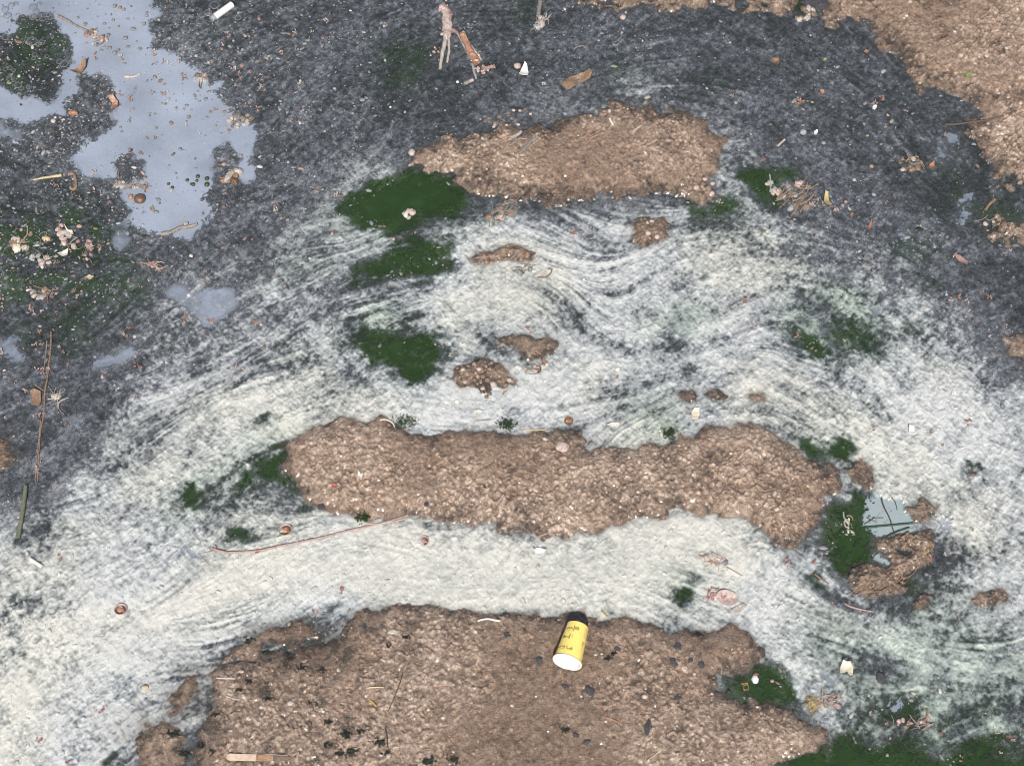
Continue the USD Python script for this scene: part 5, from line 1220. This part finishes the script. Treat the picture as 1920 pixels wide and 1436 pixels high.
tangle('debris_heap', 'dark strands beside the hairpin twig in the froth', 'debris', [(962, 508), (985, 500), (1000, 496), (1002, 505), (985, 516), (968, 516)], 7, 3, ('grey_twig', 'dark_wood'), None, ('grey_lump',), slen=(10, 24), direction=25, dirj=.3, height=2)
tangle('debris_heap', 'tangle of fibres and clods on the lower half of the S-shaped clump', 'debris', [(1595, 1100), (1610, 1090), (1650, 1078), (1690, 1060), (1720, 1058), (1700, 1082), (1680, 1105), (1640, 1115), (1612, 1108)], 30, 40, ('tan_wood', 'bark', 'sludge', 'sludge'), None, ('sludge', 'sludge', 'bark'), lsz=(4, 10), slen=(18, 44), direction=38, dirj=.25, height=4, ssz=(.6, 1.5))
tangle('debris_heap', 'crinkled brown lumps on the upper arm of the S-shaped clump', 'debris', [(1652, 1012), (1690, 998), (1742, 998), (1750, 1020), (1748, 1045), (1725, 1060), (1715, 1040), (1722, 1022), (1680, 1022)], 8, 42, ('tan_wood', 'bark'), None, ('sludge', 'sludge', 'bark'), slen=(10, 24), height=5, lsz=(4, 10))
tangle('debris_heap', 'tangle of pale fibres and red threads in curdled foam at the channel end', 'debris', [(1318, 1040), (1345, 1032), (1360, 1048), (1368, 1070), (1345, 1072), (1335, 1058), (1322, 1055)], 20, 3, ('cream_flesh', 'pale_petal', 'white_paper', 'tan_wood'), None, ('pale_petal', 'grey_lump'), slen=(10, 26), height=4, ssz=(.6, 1.3))
tangle('debris_heap', 'red and pink threads on the pinkish disc in the curdled foam', 'debris', [(1316, 1110), (1330, 1098), (1348, 1104), (1362, 1108), (1362, 1118), (1345, 1122), (1322, 1124)], 20, 4, ('red_petal', 'pink_root', 'pale_petal'), None, ('red_petal', 'pink_root'), slen=(8, 18), height=6, ssz=(.6, 1.4), lsz=(5, 9))
tangle('dry_grass', 'tuft of yellow dry grass at the tip of the bottom bank beside green water', 'dry grass', [(1508, 1312), (1520, 1305), (1540, 1312), (1545, 1322), (1530, 1330), (1514, 1328)], 24, 1, ('yellow_straw', 'straw', 'yellow_straw'), None, ('sludge',), slen=(12, 26), height=8, ssz=(.6, 1.1))
tangle('dry_grass', 'tuft of pinkish dry stems right of the yellow dry grass', 'dry grass', [(1530, 1298), (1560, 1296), (1580, 1308), (1572, 1322), (1550, 1326), (1535, 1318)], 26, 2, ('pink_root', 'pale_petal', 'pale_lump'), None, ('pink_root',), slen=(12, 28), height=8, ssz=(.6, 1.2), direction=75, dirj=.6)
tangle('debris_heap', 'looped grey twigs on the scum strip left of the corner bank', 'debris', [(1000, 42), (1015, 34), (1030, 32), (1032, 40), (1015, 50), (1004, 58)], 9, 4, ('grey_twig', 'pale_lump'), None, ('dirty_grey', 'pale_petal'), slen=(12, 28), direction=50, dirj=.4, height=6)
tangle('debris_heap', 'tan sludge clump in the dark scum below the corner bank', 'debris', [(1680, 305), (1695, 295), (1720, 293), (1730, 303), (1720, 318), (1700, 325), (1685, 318)], 6, 14, ('tan_wood', 'grey_twig'), None, ('sludge', 'pale_lump', 'bark'), lsz=(6, 13))
tangle('debris_heap', 'debris strip of tan crumbs at the right edge, middle height', 'debris', [(1836, 408), (1860, 402), (1895, 412), (1905, 430), (1880, 428), (1850, 424)], 5, 14, ('grey_twig',), None, ('sludge', 'pale_petal', 'bark'), lsz=(6, 13))
tangle('debris_heap', 'brown fragment heap with light crumbs at the stick end in the top left', 'debris', [(158, 62), (175, 58), (195, 68), (204, 76), (185, 78), (165, 72)], 5, 13, ('tan_wood', 'bark'), None, ('pale_petal', 'sludge', 'salmon_petal'), lsz=(5, 11))
tangle('debris_heap', 'knot of brown husks on the right rim of the pale film, upper part', 'debris', [(360, 152), (375, 140), (388, 138), (392, 152), (378, 160)], 4, 11, ('grey_twig',), None, ('pale_lump', 'sludge', 'dirty_grey', 'salmon_petal'), lsz=(7, 14))
tangle('debris_heap', 'low brown crust of seeds on the right rim of the pale film, middle', 'debris', [(428, 226), (440, 216), (468, 216), (474, 226), (460, 234), (438, 234)], 4, 18, ('grey_twig',), None, ('sludge', 'grey_lump', 'pale_lump'), lsz=(6, 13))
tangle('debris_heap', 'cluster of nut-like husks in the scum tongue on the pale film', 'debris', [(416, 338), (430, 322), (440, 316), (456, 326), (452, 338), (432, 346)], 3, 9, ('grey_twig',), None, ('bark', 'pale_lump', 'brown_seed'), lsz=(11, 19))
tangle('debris_heap', 'brown twig strands along the left rim of the film near its bottom', 'debris', [(196, 344), (215, 338), (245, 344), (275, 350), (262, 356), (220, 352)], 6, 14, ('grey_twig', 'tan_wood'), None, ('pale_lump', 'sludge', 'dirty_grey'), lsz=(6, 12))
tangle('debris_heap', 'pink fibrous strand beside the small pale square of open water', 'debris', [(262, 496), (285, 490), (306, 500), (305, 508), (285, 504)], 9, 6, ('pink_root', 'salmon_petal'), None, ('salmon_petal', 'pale_petal'), slen=(12, 26), direction=-10, dirj=.3, lsz=(5, 9))
tangle('debris_heap', 'patch of brown and grey scraps in the scum at the far left, mid-height', 'debris', [(60, 548), (75, 540), (105, 542), (108, 558), (85, 568), (66, 562)], 6, 15, ('grey_twig', 'bark'), None, ('pale_petal', 'sludge', 'dirty_grey', 'salmon_petal'), lsz=(6, 12))
tangle('debris_heap', 'loop of grey stems right of the long thin twig on the left', 'debris', [(90, 735), (105, 728), (112, 735), (120, 755), (112, 770), (105, 750)], 8, 3, ('pale_lump', 'grey_twig'), None, ('pale_lump',), slen=(14, 30), height=3)
tangle('debris_heap', 'pale worms of root in the green water of the pool', 'debris', [(1583, 985), (1592, 968), (1598, 970), (1600, 990), (1602, 1000), (1590, 998)], 8, 5, ('dirty_grey', 'straw', 'pale_lump'), None, ('pale_lump', 'cream_flesh'), slen=(8, 20), height=2, lsz=(4, 7), direction=-60)
tangle('fluffy_trio', 'fluffy white trio of lumps on the edge of the upper left green pool', 'fluff', [(756, 400), (766, 394), (774, 400), (780, 410), (772, 416), (762, 412)], 0, 9, ('pale_lump',), None, ('white_paper', 'pale_lump', 'pale_petal'), lsz=(8, 13))
tangle('dirt_heap', 'reddish crumbs and threads left of the lower right pools', 'debris', [(1670, 1352), (1690, 1346), (1720, 1350), (1740, 1346), (1742, 1360), (1715, 1366), (1680, 1364)], 6, 12, ('pink_root',), None, ('salmon_petal', 'pink_root', 'pale_petal'), lsz=(5, 9))
tangle('mud_lumps', 'crumbly clods beside the dark pit at the top edge', 'clods', [(1492, 36), (1500, 20), (1512, 14), (1524, 22), (1530, 36), (1515, 42)], 0, 16, ('tan_wood',), None, ('sludge', 'pale_lump', 'sludge'), lsz=(9, 15))
tangle('dark_sludge', 'dark brown strands at the foot of the small mud patch in the froth', 'debris', [(985, 690), (1010, 682), (1024, 678), (1020, 690), (1000, 700)], 5, 5, ('dark_wood', 'bark'), None, ('copper', 'sludge'), lsz=(5, 9), height=3)

# ------------------------------------------------------------------ petals, counted one by one where they can be told apart
def petal_at(pts, label, group, mat_cycle, size=(8, 13), n=(4, 7), name='petal_cluster', cat='petals'):
    for i, (u, v) in enumerate(pts):
        g = np.random.default_rng(nxt())
        s = px(u, v)
        tone_ = {'salmon_petal': 'salmon-pink', 'pale_petal': 'pale pink', 'pale_lump': 'whitish', 'orange_leaf': 'orange', 'red_petal': 'red', 'copper': 'brownish'}[mat_cycle[i % len(mat_cycle)]]
        one(name, tone_ + ' ' + label, cat, u, v, petals(1, nxt(), int(g.integers(*n)), g.uniform(*size) * s * .62), mat_cycle[i % len(mat_cycle)], group, dz=.0006)
petal_at([(230, 113), (226, 106), (233, 120), (307, 117), (314, 122), (340, 143), (345, 148), (287, 100), (290, 106), (307, 179), (311, 174), (246, 185), (284, 174), (376, 250), (431, 247), (292, 259), (348, 235), (177, 102), (180, 110), (178, 87), (225, 181), (243, 190), (295, 141), (299, 155), (290, 395), (177, 326), (254, 166), (404, 205), (335, 115), (286, 122), (272, 355), (177, 357), (205, 382), (150, 372), (270, 350)],
         'petal scrap', 'pink petals on the pale film', ('salmon_petal', 'pale_petal', 'salmon_petal'))
petal_at([(448, 140), (440, 132), (452, 150), (435, 150), (445, 160), (488, 143), (492, 150), (490, 166), (495, 172), (440, 118), (456, 125), (563, 159), (470, 138), (526, 98), (530, 104), (555, 62), (550, 68), (612, 40), (515, 390), (518, 396), (520, 380), (630, 367), (605, 75), (585, 60), (470, 195), (460, 200), (482, 205), (425, 62), (430, 70), (418, 85), (590, 350)],
         'petal scrap', 'pink petals in the scum right of the film', ('salmon_petal', 'pale_petal', 'salmon_petal', 'pale_lump'))
petal_at([(75, 624), (66, 646), (76, 646), (112, 651), (118, 662), (70, 694), (80, 696), (46, 733), (28, 716), (5, 577), (58, 583), (62, 588), (106, 588), (78, 585), (127, 683), (3, 660), (2, 670), (56, 575), (100, 556), (104, 552), (140, 545), (144, 556), (4, 560), (60, 545), (137, 520), (22, 424), (105, 493), (188, 466), (186, 462)],
         'petal scrap', 'pink petals along the left edge', ('salmon_petal', 'pale_petal'))
petal_at([(346, 594), (350, 600), (345, 608), (392, 600), (396, 602), (233, 628), (237, 632), (477, 604), (481, 607), (386, 511), (388, 533), (492, 546), (255, 685), (262, 690), (440, 692), (398, 605), (244, 615), (215, 725), (256, 742), (120, 795)],
         'petal scrap', 'pink petals left of the froth', ('salmon_petal', 'orange_leaf', 'pale_petal'))
petal_at([(1528, 378), (1535, 374), (1542, 385), (1524, 385), (1558, 388), (1566, 392)], 'petal cluster', 'pink petals by the yellow leaf', ('salmon_petal', 'pale_petal'))
petal_at([(1372, 180), (1652, 183), (1698, 210), (1638, 196), (1655, 185), (1625, 255), (1620, 235), (1430, 303), (1348, 380), (1660, 380), (1600, 405), (1790, 480), (1840, 550), (1800, 560), (1812, 565), (1870, 350), (1855, 560), (1780, 565)],
         'petal scrap', 'pink petals in the right scum', ('salmon_petal', 'orange_leaf', 'pale_petal'))
petal_at([(988, 617), (995, 625), (1018, 678), (1022, 684), (1157, 708), (945, 738), (936, 655), (1410, 607), (1497, 632), (1397, 565), (1395, 770), (1640, 805), (1815, 790), (1770, 835), (1745, 810), (1822, 890), (1815, 800), (1008, 665), (1075, 440)],
         'petal scrap', 'red petals in the central froth', ('red_petal', 'salmon_petal', 'copper'))
petal_at([(110, 1040), (114, 1048), (178, 1330), (192, 1332), (183, 1335), (195, 1328), (78, 1386), (72, 1392), (70, 1388), (641, 1100), (640, 1112), (600, 1143), (588, 1148), (640, 1106), (1008, 1060), (483, 1037), (370, 1263), (230, 1380), (125, 1430)],
         'petal scrap', 'red petals in the lower left froth', ('red_petal', 'salmon_petal', 'pale_petal'))
petal_at([(1526, 1054), (1473, 1058), (1480, 1066), (1478, 1052), (1768, 1090), (1772, 1040), (1745, 1050), (1560, 1135), (1870, 1375), (1890, 1380), (1900, 1390), (1875, 1412), (1763, 1375), (1660, 1358), (1895, 1218), (1615, 862), (1540, 940), (1545, 948)],
         'petal scrap', 'red petals at the lower right', ('red_petal', 'salmon_petal', 'pale_petal'))
one('star_leaf', 'bright orange star-shaped dry flower in the dark scum right of the upper bar', 'flower', 1500, 194, petals(1, 777, 9, 11 * px(1500, 194)), 'orange_leaf', dz=.001)

# ------------------------------------------------------------------ crumbs on the film, bubbles, algae tufts
g = np.random.default_rng(55)
cr = [(x_, y_) for x_, y_ in ((215, 12), (232, 18), (208, 28), (240, 35), (225, 15), (275, 30), (280, 12), (146, 34), (212, 38), (196, 45), (270, 45), (160, 46), (205, 53), (222, 50), (250, 55), (203, 66), (235, 72), (180, 72), (240, 88), (222, 95), (262, 92), (215, 99), (300, 66), (284, 66), (318, 72), (290, 145), (300, 152), (308, 158), (374, 190), (350, 198), (390, 172), (304, 194), (281, 213), (290, 214), (244, 222), (242, 228), (321, 231), (354, 220), (388, 220), (293, 240), (228, 247), (243, 281), (265, 290), (263, 286), (440, 290), (452, 292), (248, 205), (265, 350), (297, 375), (268, 399), (293, 398), (310, 195), (330, 203), (405, 236), (420, 210), (338, 280), (226, 239), (395, 210), (345, 205), (365, 180), (205, 90), (190, 95), (275, 260), (415, 250), (330, 325))]
for u, v in cr:
    w = g.uniform(5, 10)
    ball('dark_crumb', 'dark floating crumb', 'crumb', u, v, w, w * g.uniform(.6, 1), 'grey_lump' if g.random() < .75 else 'bark', 'dark crumbs on the pale film', .7, .6, 1, g.uniform(0, 3))
def bubble(u, v, d):
    s = px(u, v); R = d / 2 * s
    m = trimesh.creation.icosphere(subdivisions=2)
    keep_ = (m.vertices[m.faces][:, :, 2] > -.05).all(1)
    dome_ = (m.vertices * [R, R, R * .72], m.faces[keep_])
    th = np.linspace(0, 2 * np.pi, 15)
    t = T('bubble', ('large' if d >= 16 else 'small' if d <= 9 else 'medium') + ' bubble ring', 'bubble', u, v, 'bubbles at the top left')
    t.part('skin', dome_, 'bubble', True)
    t.part('ring', tube(np.c_[R * np.cos(th), R * np.sin(th), np.full(15, .0006)], R * .09, 5, nxt(), .3), 'grey_lump')
for u, v, d in [(10, 18, 14), (22, 10, 12), (14, 30, 16), (30, 8, 10), (62, 14, 16), (68, 22, 12), (74, 8, 10), (62, 32, 14), (66, 30, 10), (80, 36, 12), (88, 28, 12), (95, 34, 10), (10, 70, 14), (18, 72, 10), (60, 78, 20), (72, 84, 10), (78, 80, 12), (43, 76, 8), (34, 160, 14), (40, 166, 10), (58, 168, 12), (54, 164, 9), (18, 128, 10), (26, 132, 8), (10, 130, 9), (120, 120, 16), (128, 112, 12), (112, 116, 12), (136, 118, 10), (65, 103, 10), (63, 110, 8), (88, 106, 8), (402, 10, 18), (390, 24, 14), (375, 40, 14), (446, 34, 12), (330, 40, 12), (345, 56, 10), (360, 50, 12), (380, 28, 12), (420, 56, 10), (466, 50, 10), (470, 20, 10), (385, 60, 9)]:
    bubble(u, v, d)
for i, (u, v, w) in enumerate([(468, 1278, 20), (449, 1295, 16), (565, 1253, 26), (585, 1320, 30), (406, 1340, 26), (615, 1354, 18), (615, 1397, 20), (401, 1409, 24), (344, 1414, 26), (321, 1377, 34), (638, 1412, 20), (501, 1310, 18), (495, 1223, 28), (465, 1200, 28), (602, 1257, 20), (647, 1377, 26), (677, 1372, 20), (710, 1391, 30), (657, 1409, 44), (800, 1427, 36), (850, 1424, 26), (725, 1412, 22), (540, 1235, 20), (380, 1400, 18), (1140, 1235, 16), (1150, 1225, 14), (1310, 1190, 18), (1060, 1368, 18), (760, 1195, 14), (730, 1212, 16)]):
    s = px(u, v); ms = []; w *= .78
    gg = np.random.default_rng(300 + i)
    for k_ in range(40):
        a = gg.uniform(0, 6.28); L = w * s * gg.uniform(.06, .22)
        b = np.array([[0, 0, .001], [L * .5 * math.cos(a), L * .5 * math.sin(a), .003 * gg.random() + .0015], [L * math.cos(a + gg.normal(0, .4)), L * math.sin(a + gg.normal(0, .4)), .0012]])
        ms.append(tube(b + np.r_[gg.normal(0, w * .22 * s, 2) * [1.3, .8], 0], [.0013, .0010, .0003], 4, 300 + i))
    ms.append(lump(w * .30 * s, w * .17 * s, .0018, 900 + i, 2, 1.0))
    ms.append(turn(lump(w * .2 * s, w * .12 * s, .0018, 950 + i, 2, 1.0), .6, 0, 0, (w * .25 * s, w * .1 * s, 0)))
    one('algae_tuft', 'black-green algae tuft', 'algae', u, v, join(ms), 'algae', 'algae tufts on the bottom bank')
# bright green weed at the water's edge of the middle bar
for u, v, w, lab_ in [(760, 790, 40, 'green weed tuft at the top edge of the middle bar, left part'), (950, 797, 30, 'green weed tuft at the top edge of the middle bar, centre'), (1255, 812, 30, 'green weed tuft at the top edge of the middle bar, right part'),
                      (683, 969, 26, 'round green weed tuft at the lower left edge of the middle bar')]:
    s = px(u, v); ms = []
    gg = np.random.default_rng(u)
    for k_ in range(130):
        a = gg.uniform(0, 6.28); L = w * s * gg.uniform(.08, .24); o_ = gg.normal(0, w * .24 * s, 2) * [1.2, .8]
        b = np.array([[0, 0, .001], [L * .5 * math.cos(a), L * .5 * math.sin(a), .004 * gg.random() + .002], [L * math.cos(a + gg.normal(0, .4)), L * math.sin(a + gg.normal(0, .4)), .001]])
        ms.append(tube(b + np.r_[o_, 0], [.0010, .0009, .0003], 4, k_))
    one('green_weed', lab_, 'weed', u, v, join(ms), 'green_algae')
